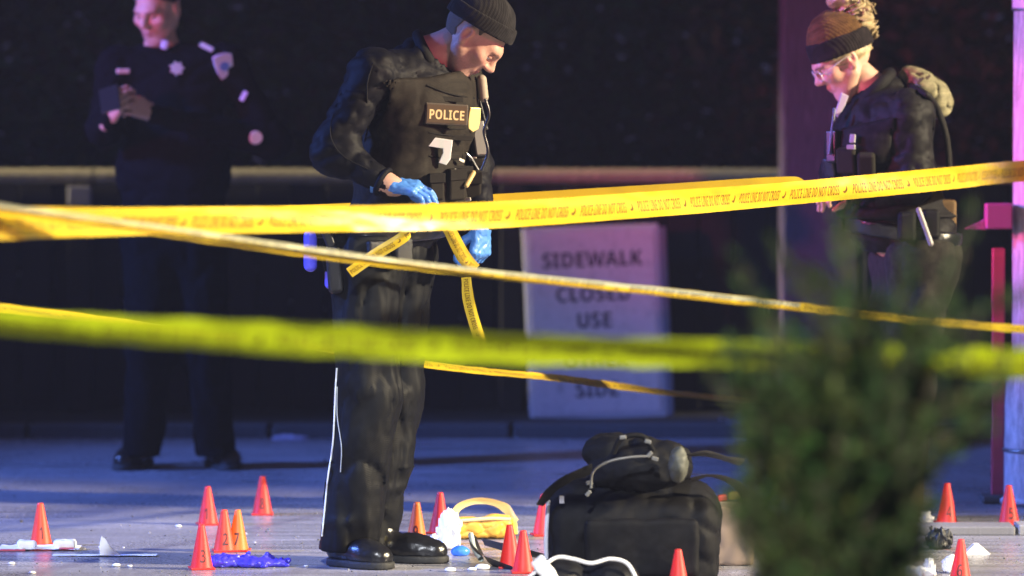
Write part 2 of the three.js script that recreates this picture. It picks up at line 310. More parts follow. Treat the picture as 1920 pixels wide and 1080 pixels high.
tape('widest yellow tape line passing in front of the officer with blue gloves', [[-220, 436, 10.9, .076, 0], [0, 420, 11.5, .078, 3], [250, 415, 12.3, .072, 6], [585, 411, 13.0, .072, 3], [900, 404, 13.5, .076, 0], [1250, 381, 14.4, .076, 0], [1500, 361, 15.2, .074, 4], [1700, 342, 15.65, .074, -4], [1800, 332, 16.0, .074, 0], [1900, 322, 16.78, .074, 0], [1960, 318, 16.9, .074, 0]], 420, { rows: 8, crinkle: 0.007, seed: 3, start: -0.02 });
tape('yellow tape line passing behind the officer with blue gloves, just above the widest line', [[-150, 418, 14.6, .07, 0], [200, 410, 15.0, .07, 0], [585, 404, 15.35, .07, 0], [920, 386, 15.5, .074, 0], [1250, 366, 15.6, .074, 0], [1490, 352, 15.7, .072, 0], [1512, 356, 15.72, .04, 20]], 140, { crinkle: 0.005, seed: 8, start: 0.11 });
tape('narrow twisted yellow tape sloping down to the right below the widest line', [[-200, 364, 11.0, .06, -52], [0, 392, 11.4, .06, -58], [250, 428, 11.9, .058, -62], [640, 481, 12.6, .056, -64], [900, 513, 12.9, .054, -65], [1250, 549, 13.0, .052, -67], [1500, 575, 13.0, .048, -70], [1700, 597, 12.9, .048, -70], [2000, 624, 12.7, .048, -66]], 220, { crinkle: 0.004, seed: 5 });
{ const foldTex = canvasTex(1024, 96, (g, W, H) => { g.fillStyle = '#a39e7c'; g.fillRect(0, 0, W, H); g.fillStyle = '#0c0b08'; g.font = 'bold 74px sans-serif'; g.textBaseline = 'middle'; g.fillText('POLICE LINE DO NOT CROSS', 20, H * .55, 820); });
  const c = scene.children.find(o => /sloping down to the right below/.test(o.userData.label || ''));
  mesh('folded_edge', ribbon(kn([[-200, 356, 10.96, .02, -50], [0, 384, 11.36, .02, -50], [250, 420, 11.86, .019, -50], [640, 474, 12.56, .018, -45], [900, 507, 12.86, .017, -45], [1250, 545, 12.96, .016, -48], [1500, 572, 12.96, .014, -55]]), 220, { crinkle: .003, seed: 5, period: .347 }), mat(.9, .9, .9, .5, { map: foldTex }), c); }
tape('thick blurred greenish tape crossing nearest the camera', [[-150, 592, 9.3, .066, 42], [0, 606, 9.3, .066, 40], [250, 623, 9.3, .066, 34], [640, 640, 9.4, .072, 31], [1000, 653, 9.4, .072, 32], [1400, 665, 9.5, .070, 27], [1700, 676, 9.5, .07, 30], [2050, 686, 9.5, .07, 28]], 260, { rows: 8, crinkle: 0.010, seed: 6 }, tapeFront);
tape('thin pale lower tape passing behind the trouser legs toward the sign', [[-200, 552, 12.6, .05, -55], [0, 576, 13.2, .05, -55], [300, 614, 14.2, .045, -55], [620, 655, 15.4, .045, -55], [800, 682, 15.6, .045, -55], [1100, 716, 16.7, .045, -55], [1300, 741, 17.4, .045, -58], [1420, 753, 17.8, .045, -60], [1500, 757, 18.0, .045, -60]], 180, { crinkle: 0.004, seed: 11 });

// ------------------------------------------------------------------ people
const skinM = phys(1, 1, 1, 0.55, { vertexColors: true, bumpMap: grainTex, bumpScale: 0.001 });
const skinTone = (f = 1) => (x, y, z) => { const n = 1 + 0.10 * fbm(x * 30, y * 30, z * 30); return [0.50 * n * f, 0.29 * n * f, 0.215 * n * f]; };
function frame(forward, up = V(0, 1, 0)) {                        // columns: left-hand x, up y, forward z
  const z = forward.clone().normalize(), x = new THREE.Vector3().crossVectors(up, z).normalize(), y = new THREE.Vector3().crossVectors(z, x);
  return new THREE.Matrix4().makeBasis(x, y, z);
}
function headForward(yawDeg, pitchDeg) { const a = yawDeg * Math.PI / 180, p = pitchDeg * Math.PI / 180; return V(Math.sin(a) * Math.cos(p), -Math.sin(p), Math.cos(a) * Math.cos(p)); }
// head in its own axes: y up, z to the face, origin between the ears
const skull = ell(V(0, .035, -.012), V(.075, .1, .098));
function headField(slim = 1) {
  const add = [skull, ell(V(0, -.035, .03), V(.057 * slim, .086, .066)), cap(V(-.054 * slim, -.045, .006), V(-.018, -.099, .058), .021, .019), cap(V(.054 * slim, -.045, .006), V(.018, -.099, .058), .021, .019),
    ell(V(0, -.1, .066), V(.022, .018, .019)), ell(V(-.043 * slim, -.012, .064), V(.023, .02, .021)), ell(V(.043 * slim, -.012, .064), V(.023, .02, .021)), cap(V(-.034, .03, .08), V(.034, .03, .08), .012), cap(V(-.012, .026, .088), V(.012, .026, .088), .011)];
  const base = union(add, .03), nose = union([cap(V(0, .02, .092), V(0, -.016, .116), .0075, .0125), ell(V(-.012, -.023, .104), V(.0085, .008, .011)), ell(V(.012, -.023, .104), V(.0085, .008, .011))], .012);
  const lips = union([cap(V(-.021, -.054, .083), V(0, -.0505, .094), .004, .0065), cap(V(.021, -.054, .083), V(0, -.0505, .094), .004, .0065), cap(V(-.018, -.061, .083), V(.018, -.061, .083), .0075), cap(V(0, -.0625, .091), V(0, -.0625, .091), .008)], .006);
  const eyes = [ell(V(-.032, .008, .098), V(.017, .0105, .018)), ell(V(.032, .008, .098), V(.017, .0105, .018))];
  const ears = [-1, 1].map(s => union([ell(V(s * .079, .004, -.012), V(.008, .031, .019)), ell(V(s * .076, -.024, -.004), V(.008, .011, .01))], .012));
  const bowl = [-1, 1].map(s => ell(V(s * .087, .006, -.009), V(.007, .019, .01)));
  return (x, y, z) => {
    let d = smin(base(x, y, z), nose(x, y, z), .012);
    for (const e of eyes) { const q = -e(x, y, z); d = -smin(-d, -q, .012); }
    d = smin(d, lips(x, y, z), .007);
    for (const e of ears) d = smin(d, e(x, y, z), .008);
    for (const e of bowl) d = Math.max(d, -e(x, y, z));
    return d;
  };
}
const localField = (f, M) => { const I = M.clone().invert().elements; return (x, y, z) => f(I[0] * x + I[4] * y + I[8] * z + I[12], I[1] * x + I[5] * y + I[9] * z + I[13], I[2] * x + I[6] * y + I[10] * z + I[14]); };
const cut = (f, n, c) => (x, y, z) => Math.max(f(x, y, z), n.x * x + n.y * y + n.z * z - c);
function headGeo(M, slim, tone, stubble = 0) {
  const g = nets(headField(slim), V(-.1, -.135, -.125), V(.1, .145, .135), .0042);
  const st = skinTone(tone);
  paint(g, (x, y, z) => {
    const c = st(x, y, z);
    const lip = Math.exp(-((y + .057) ** 2) / 5e-5 - (x * x) / 5e-4) * (z > .07 ? 1 : 0), brow = Math.exp(-((y - .03 + Math.abs(Math.abs(x) - .03) * .25) ** 2) / 2.5e-5) * (Math.abs(x) > .012 && Math.abs(x) < .052 && z > .05 ? 1 : 0), ch = Math.exp(-((Math.abs(x) - .042) ** 2 + (y + .02) ** 2) / 6e-4) * (z > .03 ? 1 : 0);
    const be = stubble * Math.max(0, Math.min(1, (-.035 - y + .2 * Math.max(0, .05 - z)) * 40)) * (z > -.01 ? 1 : 0) * (.7 + .6 * noise(x * 260, y * 260, z * 260)), sp = 1 + .10 * noise(x * 140, y * 140, z * 140);
    return [c[0] * sp * (1 - .15 * lip - .75 * brow + .06 * ch - .45 * be), c[1] * sp * (1 - .45 * lip - .8 * brow - .12 * ch - .4 * be), c[2] * sp * (1 - .35 * lip - .8 * brow - .08 * ch - .3 * be)];
  });
  return g.applyMatrix4(M);
}
function eyesFor(M, parent, irisCol = [0.05, 0.03, 0.02]) {
  for (const s of [-1, 1]) {
    const e = mesh('eye', paint(new THREE.SphereGeometry(.0118, 20, 16).translate(s * .032, .008, .0815), (x, y, z) => Math.hypot(x - s * .032, y - .006) < .0055 && z > .085 ? irisCol : [.75, .72, .7]).applyMatrix4(M), phys(1, 1, 1, .2, { vertexColors: true }), parent);
    mesh('eyelid', nets((x, y, z) => Math.max(ell(V(s * .032, .0085, .0815), V(.0135, .0135, .0135))(x, y, z), -(y - .006 - .12 * (z - .09))), V(s * .032 - .017, -.008, .064), V(s * .032 + .017, .025, .099), .0016).applyMatrix4(M), mat(.42, .24, .18, .6), parent);
  }
}
// hand: wrist at the origin, fingers along +x, back of the hand +y; thumb on -z for a right hand
function handField(side, curl, spread = 1, thumb = [0.5, 0.5], grow = 0) {
  const L = [[.044, .027, .021], [.048, .03, .023], [.045, .028, .022], [.036, .021, .018]], parts = [];
  for (let i = 0; i < 4; i++) {
    const zo = side * -(.033 - i * .0205), base = V(.088 - Math.abs(i - 1) * .004, .002, zo), sp = side * -(0.12 - i * .08) * spread; let p = base, a = 0, r = (i === 3 ? .0082 : .0094) + grow;
    for (let j = 0; j < 3; j++) { a += curl[i] * [0.85, 1.15, 0.8][j]; const q = p.clone().add(V(Math.cos(a) * Math.cos(sp), -Math.sin(a), Math.cos(a) * Math.sin(sp)).multiplyScalar(L[i][j])); parts.push(cap(p, q, r, r * .92)); p = q; r *= .93; }
  }
  const palm = union([...[0, 1, 2, 3].map(i => cap(V(.012, 0, side * -(.02 - i * .0125)), V(.088 - Math.abs(i - 1) * .004, .002, side * -(.033 - i * .0205)), .016 + grow, .0125 + grow)), cap(V(-.035, 0, 0), V(.01, 0, 0), .026 + grow, .024 + grow)], .014);
  let t = V(.022, -.006, side * -.024); const td = [V(.7, -.25 - thumb[0] * .5, side * -.65 + side * thumb[0] * .3).normalize(), V(.85, -.2 - thumb[1] * .5, side * -.2 + side * thumb[1] * .3).normalize(), V(.9, -.3 - thumb[1] * .4, side * .05).normalize()], th = [];
  [.042, .032, .026].forEach((l, j) => { const q = t.clone().addScaledVector(td[j], l); th.push(cap(t, q, [.0145, .0112, .0102][j] + grow, [.0112, .0102, .0088][j] + grow)); t = q; });
  const fingers = (x, y, z) => { let d = 1e3; for (const f of parts) d = smin(d, f(x, y, z), .003); return d; };
  const tu = union(th, .01);
  return (x, y, z) => smin(smin(palm(x, y, z), fingers(x, y, z), .008), tu(x, y, z), .008);
}
function handMatrix(wrist, fingersTo, backTo) {
  const x = fingersTo.clone().sub(wrist).normalize(), y = backTo.clone().addScaledVector(x, -backTo.dot(x)).normalize(), z = new THREE.Vector3().crossVectors(x, y);
  return new THREE.Matrix4().makeBasis(x, y, z).setPosition(wrist);
}
const handGeo = (M, side, curl, spread, thumb, grow) => nets(((f) => grow ? (x, y, z) => f(x, y, z) - .0014 * noise(x * 70, y * 70, z * 70) + .0022 * Math.max(0, 1 - Math.abs(noise(x * 45, y * 60, z * 45)) * 4) : f)(handField(side, curl, spread, thumb, grow)), V(-.06, -.13, -.085), V(.2, .06, .085), .0034).applyMatrix4(M);
// point of a field that the ray through a pixel meets first, and the way the field faces there
function hit(f, x, y, d0, d1) {
  for (let d = d0; d < d1; d += 0.0015) { const p = at(x, y, d); if (f(p.x, p.y, p.z) < 0) { const e = .004, n = V(f(p.x + e, p.y, p.z) - f(p.x - e, p.y, p.z), f(p.x, p.y + e, p.z) - f(p.x, p.y - e, p.z), f(p.x, p.y, p.z + e) - f(p.x, p.y, p.z - e)).normalize(); return { p, n }; } }
  return null;
}
function stick(o, f, x, y, d0, d1, lift = 0, roll = 0, blend = 0) {  // lays o's +z on the field at that pixel
  const h = hit(f, x, y, d0, d1); if (!h) { console.log('no hit', o.name, x, y); o.position.copy(at(x, y, d0 + .2)); return o; }
  if (blend) h.n.lerp(V(0, 0, 1), blend).normalize();
  o.position.copy(h.p).addScaledVector(h.n, lift); o.quaternion.setFromRotationMatrix(frame(h.n)); o.rotateZ(roll); return o;
}
const rb = (w, h, d, r = .004) => new RoundedBoxGeometry(w, h, d, 2, Math.min(r, w / 2.1, h / 2.1, d / 2.1));
function boundsOf(pts, pad) { const b = new THREE.Box3().setFromPoints(pts); b.expandByScalar(pad); return [b.min, b.max]; }
function shoe(parent, ankle, toe, name, m, sm) {                 // ankle: over the heel, toe: tip; both at ground height
  const dir = toe.clone().sub(ankle).setY(0), L = dir.length(), M = frame(dir).setPosition(V(ankle.x, 0, ankle.z));
  const up = union([cap(V(0, .052, -.005), V(0, .042, L * .55), .044, .042), cap(V(0, .042, L * .5), V(0, .034, L - .04), .044, .036), cap(V(0, .06, .005), V(0, .15, -.005), .046, .05), ell(V(.008, .036, L * .62), V(.05, .034, .07))], .03);
  const f = (x, y, z) => Math.max(up(x, y, z), .022 - y) - .002 * noise(x * 60, y * 60, z * 60);
  const s = mesh(name, nets(f, V(-.07, 0, -.08), V(.07, .2, L + .03), .006).applyMatrix4(M), m, parent);
  const sole = (x, y, z) => Math.max(up(x, Math.max(y, .03), z) - .005, y - .024, .001 - y);
  mesh('sole', nets(sole, V(-.075, -.006, -.085), V(.075, .035, L + .035), .005).applyMatrix4(M), sm, s);
}
const navyBlack = cloth(0.006, 0.006, 0.0125, 0.62), black = cloth(0.0062, 0.0068, 0.0092, 0.6, { specularIntensity: .3 }), vestM = cloth(0.034, 0.029, 0.023, 0.75), leather = phys(0.008, 0.008, 0.009, 0.28, { bumpMap: grainTex, bumpScale: 0.001 }), rubber = mat(0.012, 0.012, 0.012, 0.7), plastic = mat(0.014, 0.014, 0.016, 0.35), steel = mat(0.6, 0.6, 0.6, 0.3, { metalness: 1 }), white = mat(0.78, 0.78, 0.78, 0.5), gloveM = phys(0.07, 0.22, 0.62, 0.42, { bumpMap: grainTex, bumpScale: 0.0015 });
const folds = (amp, fx, fy, s) => (x, y, z) => {                  // creases of cloth: sharp valleys between soft ridges, at two sizes
  const w = 0.35 * noise(x * fx * .6 + s, y * fy * .6, z * fx * .6), a = 1 - Math.abs(noise(x * fx + s + w * 2, y * fy + w, z * fx)) * 2.4, b = 1 - Math.abs(noise(x * fx * 2.4 + w * 3, y * fy * 2.2, z * fx * 2.4 + s)) * 2.4;
  return amp * (0.55 - Math.max(0, a) ** 2 * 1.1 + 0.35 * noise(x * fx * .8, y * fy * .8, z * fx * .8 + s) - 0.45 * Math.max(0, b) ** 2);
};

{ // ---- officer with the blue gloves
  const P = thing('person', 'police officer in dark beanie and vest, head bowed, handling tape with blue gloves', 'person');
  const J = (x, y, dz) => at(x, y, 15 - dz);
  const f = V(.82, 0, .57).normalize(), u = V(.10, .995, 0).normalize(), r = new THREE.Vector3().crossVectors(f, u).normalize(), B = [r, u, f];
  const nb = J(797, 112, .0), chest = J(785, 205, 0), waist = J(772, 345, 0), pel = J(715, 455, 0);
  const rs = J(695, 140, .17), re = J(622, 285, .2), rw = J(722, 343, .25), ls = J(848, 150, -.14), le = J(884, 310, -.1), lw = J(903, 415, .02);
  const rh = J(680, 480, .09), rk = J(692, 740, .12), ra = J(655, 985, .11), lh = J(745, 480, -.07), lk = J(738, 735, -.04), la = J(694, 985, -.02);
  const HM = frame(headForward(82, 52)).setPosition(J(885, 69, .02));
  const skB = J(848, 82, .01);
  const limbs = (g) => [cap(rs, re, .056 + g, .046 + g), cap(re, rw, .045 + g, .031 + g * .6), cap(ls, le, .056 + g, .046 + g), cap(le, lw, .045 + g, .031 + g * .6)];
  const trunk = (g) => [cap(rs.clone().lerp(nb, .1), ls.clone().lerp(nb, .1), .07 + g), ell(chest, V(.185 + g, .2, .135 + g), B), ell(waist, V(.17 + g, .2, .14 + g), B), ell(pel, V(.175 + g, .13, .13 + g), B), cap(nb, nb.clone().lerp(chest, .3), .075 + g, .1 + g)];
  const legs = (g) => [cap(rh, rk, .085 + g, .062 + g), cap(rk, ra, .06 + g, .04 + g), cap(lh, lk, .085 + g, .062 + g), cap(lk, la, .06 + g, .04 + g)];
  const bodyF = union([...trunk(-.03), ...limbs(-.012), ...legs(-.02), cap(nb, skB, .062, .056), cap(rw, J(745, 352, .25), .027)], .05);
  const all = [nb, chest, waist, pel, rs, re, rw, ls, le, lw, rk, ra, lk, la, skB];
  const bg = paint(nets(bodyF, ...boundsOf(all, .16), .014), skinTone(.9));
  mesh('body', mergeGeometries([bg, headGeo(HM, 1, 1, .8)].map(g => g)), skinM, P);
  eyesFor(HM, P);
  // jacket
  const jf0 = union([...trunk(0.0), ...limbs(.014)], .05), fo = folds(.0085, 12, 17, 3), arm = union([cap(rs, re, .07, .06), cap(re, rw, .06, .045)], .03);
  const neckHole = cap(nb.clone().lerp(skB, .25), skB.clone().lerp(J(885, 69, .02), .3), .07, .09);
  const jf = (x, y, z) => { const d = jf0(x, y, z); return d > .06 ? d : Math.max(d - fo(x, y, z), -neckHole(x, y, z)); };
  const jc = (x, y, z) => Math.max(jf(x, y, z), pel.y - .02 - y);
  mesh('jacket', nets(jc, ...boundsOf([rs, re, rw, ls, le, lw, pel, nb], .13), .0095), navyBlack, P);
  // sleeve cuffs
  for (const [a, b] of [[re, rw], [le, lw]]) { const c = a.clone().lerp(b, .96), d = b.clone().sub(a).normalize(); const t = mesh('cuff', new THREE.TorusGeometry(.04, .009, 10, 28), navyBlack, P); t.position.copy(c); t.quaternion.setFromUnitVectors(V(0, 0, 1), d); }
  // collar
  const col = mesh('collar', new THREE.TorusGeometry(.078, .018, 12, 36), black, P); col.position.copy(nb.clone().lerp(skB, .2)); col.quaternion.setFromUnitVectors(V(0, 0, 1), skB.clone().sub(nb).normalize());
  // vest over the jacket
  const vt = union(trunk(.032), .05), vn = folds(.004, 12, 12, 9);
  const vf0 = (x, y, z) => Math.max(vt(x, y, z) - vn(x, y, z), waist.y - .125 - y, y - nb.y + .055 - .2 * Math.max(0, x - nb.x), -neckHole(x, y, z));
  const armHole = union([cap(rs, rs.clone().lerp(re, .9), .088, .095), cap(ls, ls.clone().lerp(le, .45), .08, .07), cap(re, rw, .055)], .02);
  const vf = (x, y, z) => Math.max(vf0(x, y, z), -armHole(x, y, z));
  const vest = mesh('vest', nets(vf, ...boundsOf([chest, waist, nb], .26), .009), vestM, P);
  // things on the vest's front
  const patch = (txt, W, H, fg, bgc, fs) => canvasTex(256, Math.round(256 * H / W), (g, w, h) => { g.fillStyle = bgc; g.fillRect(0, 0, w, h); g.fillStyle = fg; g.font = `bold ${fs}px sans-serif`; g.textAlign = 'center'; g.textBaseline = 'middle'; g.fillText(txt, w / 2, h / 2 + 4, w * .92); });
  const vj = (x, y, z) => Math.min(vf(x, y, z), jc(x, y, z)), D0 = 14.4, D1 = 15.3, onV = (name, geo, m, x, y, lift, roll = 0, bl = .3) => stick(mesh(name, geo, m, vest), vj, x, y, D0, D1, lift, roll, bl);
  const npn = onV('name_panel', rb(.135, .066, .012), mat(.16, .13, .10, .8, { map: grainTex }), 834, 215, .022, -.06, .45);
  const pl = mesh('lettering', new THREE.PlaneGeometry(.125, .055), mat(.95, .85, .72, .7, { map: patch('POLICE', .125, .055, '#e8d3a8', '#4a3c2a', 84) }), npn); pl.position.z = .0075;
  onV('badge', (() => { const s = new THREE.Shape(); s.moveTo(-.02, .035); s.lineTo(.02, .035); s.quadraticCurveTo(.026, 0, .019, -.026); s.lineTo(0, -.036); s.lineTo(-.019, -.026); s.quadraticCurveTo(-.026, 0, -.02, .035); return new THREE.ExtrudeGeometry(s, { depth: .005, bevelSize: .003, bevelThickness: .003, bevelSegments: 2 }); })(), mat(.75, .62, .25, .35, { metalness: .3 }), 886, 224, .002, -.05, .35);
  const sv = new THREE.Shape([[-.042, .04], [.043, .027], [.036, -.03], [.024, -.046], [.004, -.04], [.016, -.012], [.016, .004], [-.042, .014]].map(a => new THREE.Vector2(...a)));
  onV('number_mark', new THREE.ExtrudeGeometry(sv, { depth: .006, bevelSize: .002, bevelThickness: .002 }), white, 821, 280, .014, 0, .85);
  // radio with its microphone at the far shoulder
  const rad = onV('radio', rb(.05, .12, .032, .008), plastic, 893, 262, .012, .02, .3);
  onV('microphone', new THREE.CapsuleGeometry(.016, .055, 6, 14), mat(.30, .26, .20, .6), 897, 166, .018, .12, .4);
  onV('antenna', new THREE.CylinderGeometry(.005, .007, .12, 10), plastic, 898, 212, .014, -.05, .4);
  const cordPts = [[905, 185], [912, 215], [903, 245], [910, 285], [898, 320]].map(([x, y]) => (hit(vf, Math.min(x, 905), y, D0, D1)?.p || at(x, y, 14.75)).add(V(.008, 0, .018)));
  mesh('coiled_cord', tube(cordPts, .005, 40, 8), plastic, vest);
  // stitched seams and trim
  const onJ = (pts, r, m, par, name, lift = .001) => { const q = []; for (const [x, y] of pts) { const h = hit(vj, x, y, 14.3, 15.4); if (h) q.push(h.p.addScaledVector(h.n, lift)); } if (q.length > 2) mesh(name, tube(q, r, q.length * 5, 6), m, par); };
  const trim = cloth(.018, .016, .016, .6);
  onJ([[700, 118], [690, 150], [688, 190], [690, 230], [684, 265]], .0025, trim, P, 'sleeve_seam'); onJ([[640, 175], [625, 215], [620, 255], [640, 290], [690, 318]], .0018, trim, P, 'sleeve_seam');
  onJ([[800, 160], [830, 172], [860, 180], [888, 184]], .003, trim, vest, 'edge_binding', .002);
  for (const y of [240, 252, 296, 330]) onJ([[804, y - 4], [826, y], [850, y + 2], [872, y + 1]], .0028, trim, vest, 'webbing', .001);
  // pouches
  for (const [x, y, w, h] of [[850, 345, .06, .1], [885, 350, .055, .11], [815, 350, .05, .085], [893, 318, .035, .07]]) { const q = onV('pouch', rb(w, h, .034, .01), vestM, x, y, .01, rr(-.08, .08), .4); const fl = mesh('pouch_flap', rb(w * 1.04, h * .36, .006, .003), cloth(.03, .026, .022), q); fl.position.set(0, h * .33, .019); }
  onV('light_stick', new THREE.CapsuleGeometry(.008, .05, 6, 12), mat(.5, .36, .14, .5), 863, 338, .045, -.7, .3);
  onV('shears', tube([V(-.02, .03, 0), V(-.005, .008, .004), V(.014, -.02, 0), V(.02, -.034, 0)], .0045, 16, 6), steel, 870, 305, .03, .2, .3);
  for (const [x, y] of [[856, 303], [888, 300], [848, 322], [880, 372]]) onV('buckle', rb(.024, .012, .008, .003), mat(.34, .32, .28, .4), x, y, .022, rr(-.5, .5), .3);
  for (const [x, y, w] of [[838, 186, .11], [850, 258, .13], [855, 315, .12]]) onV('webbing', rb(w, .016, .004, .0015), cloth(.03, .027, .024), x, y, .002, -.05, .4);
  // shoulder patch of the near sleeve, in folds of the cloth
  // belt and its things
  const bt = union(trunk(.022), .05), bf = (x, y, z) => Math.max(bt(x, y, z), Math.abs(y - pel.y - .02 - .1 * (x - pel.x)) - .024);
  const belt = mesh('belt', nets(bf, ...boundsOf([pel], .25), .0075), leather, P);
  const holster = mesh('holster', rb(.05, .15, .05, .016), leather, belt); holster.position.copy(J(628, 505, .17)); holster.rotation.z = .08;
  const grip = mesh('grip', rb(.03, .07, .04, .01), plastic, holster); grip.position.set(-.012, .1, 0); grip.rotation.z = .3;
  const can = mesh('canister', new THREE.CapsuleGeometry(.021, .09, 8, 20), phys(.10, .10, .85, .3), belt); can.position.copy(J(582, 470, .14)); 
  const fl = mesh('flashlight', new THREE.CapsuleGeometry(.017, .03, 8, 16), phys(.12, .10, .7, .3), belt); fl.position.copy(J(619, 523, .14));
  const pouchB = mesh('belt_pouch', rb(.05, .07, .06, .012), leather, belt); pouchB.position.copy(J(600, 425, .12));
  for (const [x, y, dz] of [[705, 475, .2], [755, 470, .19]]) { const q = mesh('belt_pouch', rb(.06, .08, .035, .01), leather, belt); q.position.copy(J(x, y, dz)); q.rotation.y = .5; }
  // trousers
  const tl = union([...legs(.028), cap(rk, ra.clone().add(V(0, -.06, 0)), .086, .090), cap(lk, la.clone().add(V(0, -.06, 0)), .084, .080), cap(rh, lh, .12), ell(pel, V(.17, .12, .135), B)], .035), tfold = folds(.011, 13, 3.6, 5);
  const tf = (x, y, z) => { const d = tl(x, y, z); return Math.max((d > .08 ? d : d - tfold(x, y, z) - .009 * Math.max(0, noise(x * 5, y * 17, z * 5)) * (y < .3 ? 1.6 : .4)), .045 - y, y - pel.y - .03); };
  const tr = mesh('trousers', nets(tf, ...boundsOf([rh, rk, lh, lk, V(ra.x, .02, ra.z), V(la.x, .02, la.z)], .17), .0095), black, P);
  const edge = (y) => { let x = 560; for (; x < 720; x++) { if (hit(tf, x, y, 14.6, 15.3)) break; } return x; };
  const ex = []; for (let y = 690; y <= 1005; y += 21) ex.push(edge(y)); for (let k = 0; k < 3; k++) for (let q = 1; q < ex.length - 1; q++) ex[q] = (ex[q - 1] + ex[q] + ex[q + 1]) / 3;
  const on2 = (x, y) => { for (let q = 0; q < 30; q++) { const h = hit(tf, x + q, y, 14.6, 15.3); if (h) return h.p; } return J(x, y, .1); };
  mesh('reflective_piping', tube(ex.map((x, q) => on2(x + 4, 690 + q * 21).add(V(-.002, 0, .004))), .0028, 60, 8), mat(.85, .88, .86, .35), tr);
  mesh('reflective_piping', tube([[725, 7], [780, 8], [840, 17], [885, 24]].map(([y, o]) => on2(edge(y) + o, y).add(V(-.001, 0, .003))), .0018, 40, 8), mat(.45, .48, .47, .35), tr);
  shoe(P, J(643, 1055, .13), J(726, 1068, .25), 'shoe', leather, rubber);
  shoe(P, J(712, 1055, .0), J(838, 1055, .06), 'shoe', leather, rubber);
  // beanie
  const HB = localField(skull, HM), bn = V(0, -Math.cos(.42), -Math.sin(-.42) * -1);
  const rim = (y, z) => y - .045 - z * .40;                      // above the brow in front, low at the nape
  const bean = (x, y, z) => Math.max(ell(V(0, .045, -.014), V(.092, .112, .112))(x, y, z) - .004 * noise(x * 18, y * 26, z * 18), -(rim(y, z)));
  const bm = cloth(.030, .029, .031, .95, { bumpMap: knitTex, bumpScale: .0016, sheen: .5, sheenRoughness: .6, sheenColor: C(.3, .3, .3) });
  const be = mesh('beanie', nets(bean, V(-.12, -.06, -.15), V(.12, .18, .13), .005).applyMatrix4(HM), bm, P);
  const cuf = (x, y, z) => Math.max(ell(V(0, .045, -.014), V(.0975, .116, .117))(x, y, z) - .002 * noise(x * 40, y * 10, z * 40), -(rim(y, z) + .004), rim(y, z) - .048);
  mesh('beanie_cuff', nets(cuf, V(-.12, -.06, -.15), V(.12, .16, .13), .0045).applyMatrix4(HM), bm, be);
  mesh('hair', nets((x, y, z) => Math.max(ell(V(0, .036, -.014), V(.0768, .1018, .0995))(x, y, z) - .0022 * noise(x * 160, y * 160, z * 160), -(y + .052 + .25 * Math.max(0, z + .03)), z - .012 - .25 * y, Math.hypot(y - .004, z + .012) < .036 && Math.abs(x) > .06 ? .01 : -1), V(-.1, -.08, -.14), V(.1, .16, .06), .004).applyMatrix4(HM), mat(.10, .07, .05, .8), P);
  // hands in gloves
  const g1 = handMatrix(J(728, 346, .25), J(815, 360, .27), V(.35, .85, .4)); mesh('glove', handGeo(g1, 1, [.45, .5, .55, .6], .6, [.6, .7], .0015), gloveM, P);
  const g2 = handMatrix(J(904, 424, .03), J(897, 520, .05), V(.75, .1, .65)); mesh('glove', handGeo(g2, -1, [.75, .8, .85, .9], .5, [.8, .8], .0015), gloveM, P);
  for (const [M, a] of [[g1, 0], [g2, 1]]) { const c = mesh('glove_cuff', new THREE.LatheGeometry([[.0335, -.02], [.0325, -.004], [.0315, .012], [.029, .026], [.0275, .03]].map(q => new THREE.Vector2(...q)), 28), gloveM, P); c.applyMatrix4(M.clone().multiply(new THREE.Matrix4().makeRotationZ(-Math.PI / 2).setPosition(-.03, 0, 0))); }
  // the strip he handles
  const H = (x, y, dz, w, t) => [J(x, y, dz), w, t];
  tag(mesh('held_tape', ribbon([H(655, 512, .34, .036, 18), H(700, 480, .34, .036, 10), H(768, 436, .34, .036, 0), H(812, 390, .33, .034, 0), H(835, 418, .33, .038, 0), H(870, 482, .22, .044, 0), H(893, 505, .12, .034, 0)], 140, { rows: 6, crinkle: .006, seed: 2, period: .2, ref: V(.75, .66, 0) }), tapeM), 'short yellow tape strip held between the blue gloved hands', 'police tape');
  tag(mesh('held_tape', ribbon([H(874, 520, .13, .03, 0), H(878, 560, .13, .036, 0), H(888, 600, .13, .036, 0), H(900, 640, .13, .036, 6), H(905, 668, .13, .034, 25)], 80, { rows: 6, crinkle: .006, seed: 4, period: .2, ref: V(1, .2, 0) }), tapeM), 'tape end hanging straight down from the lower blue glove', 'police tape');
}
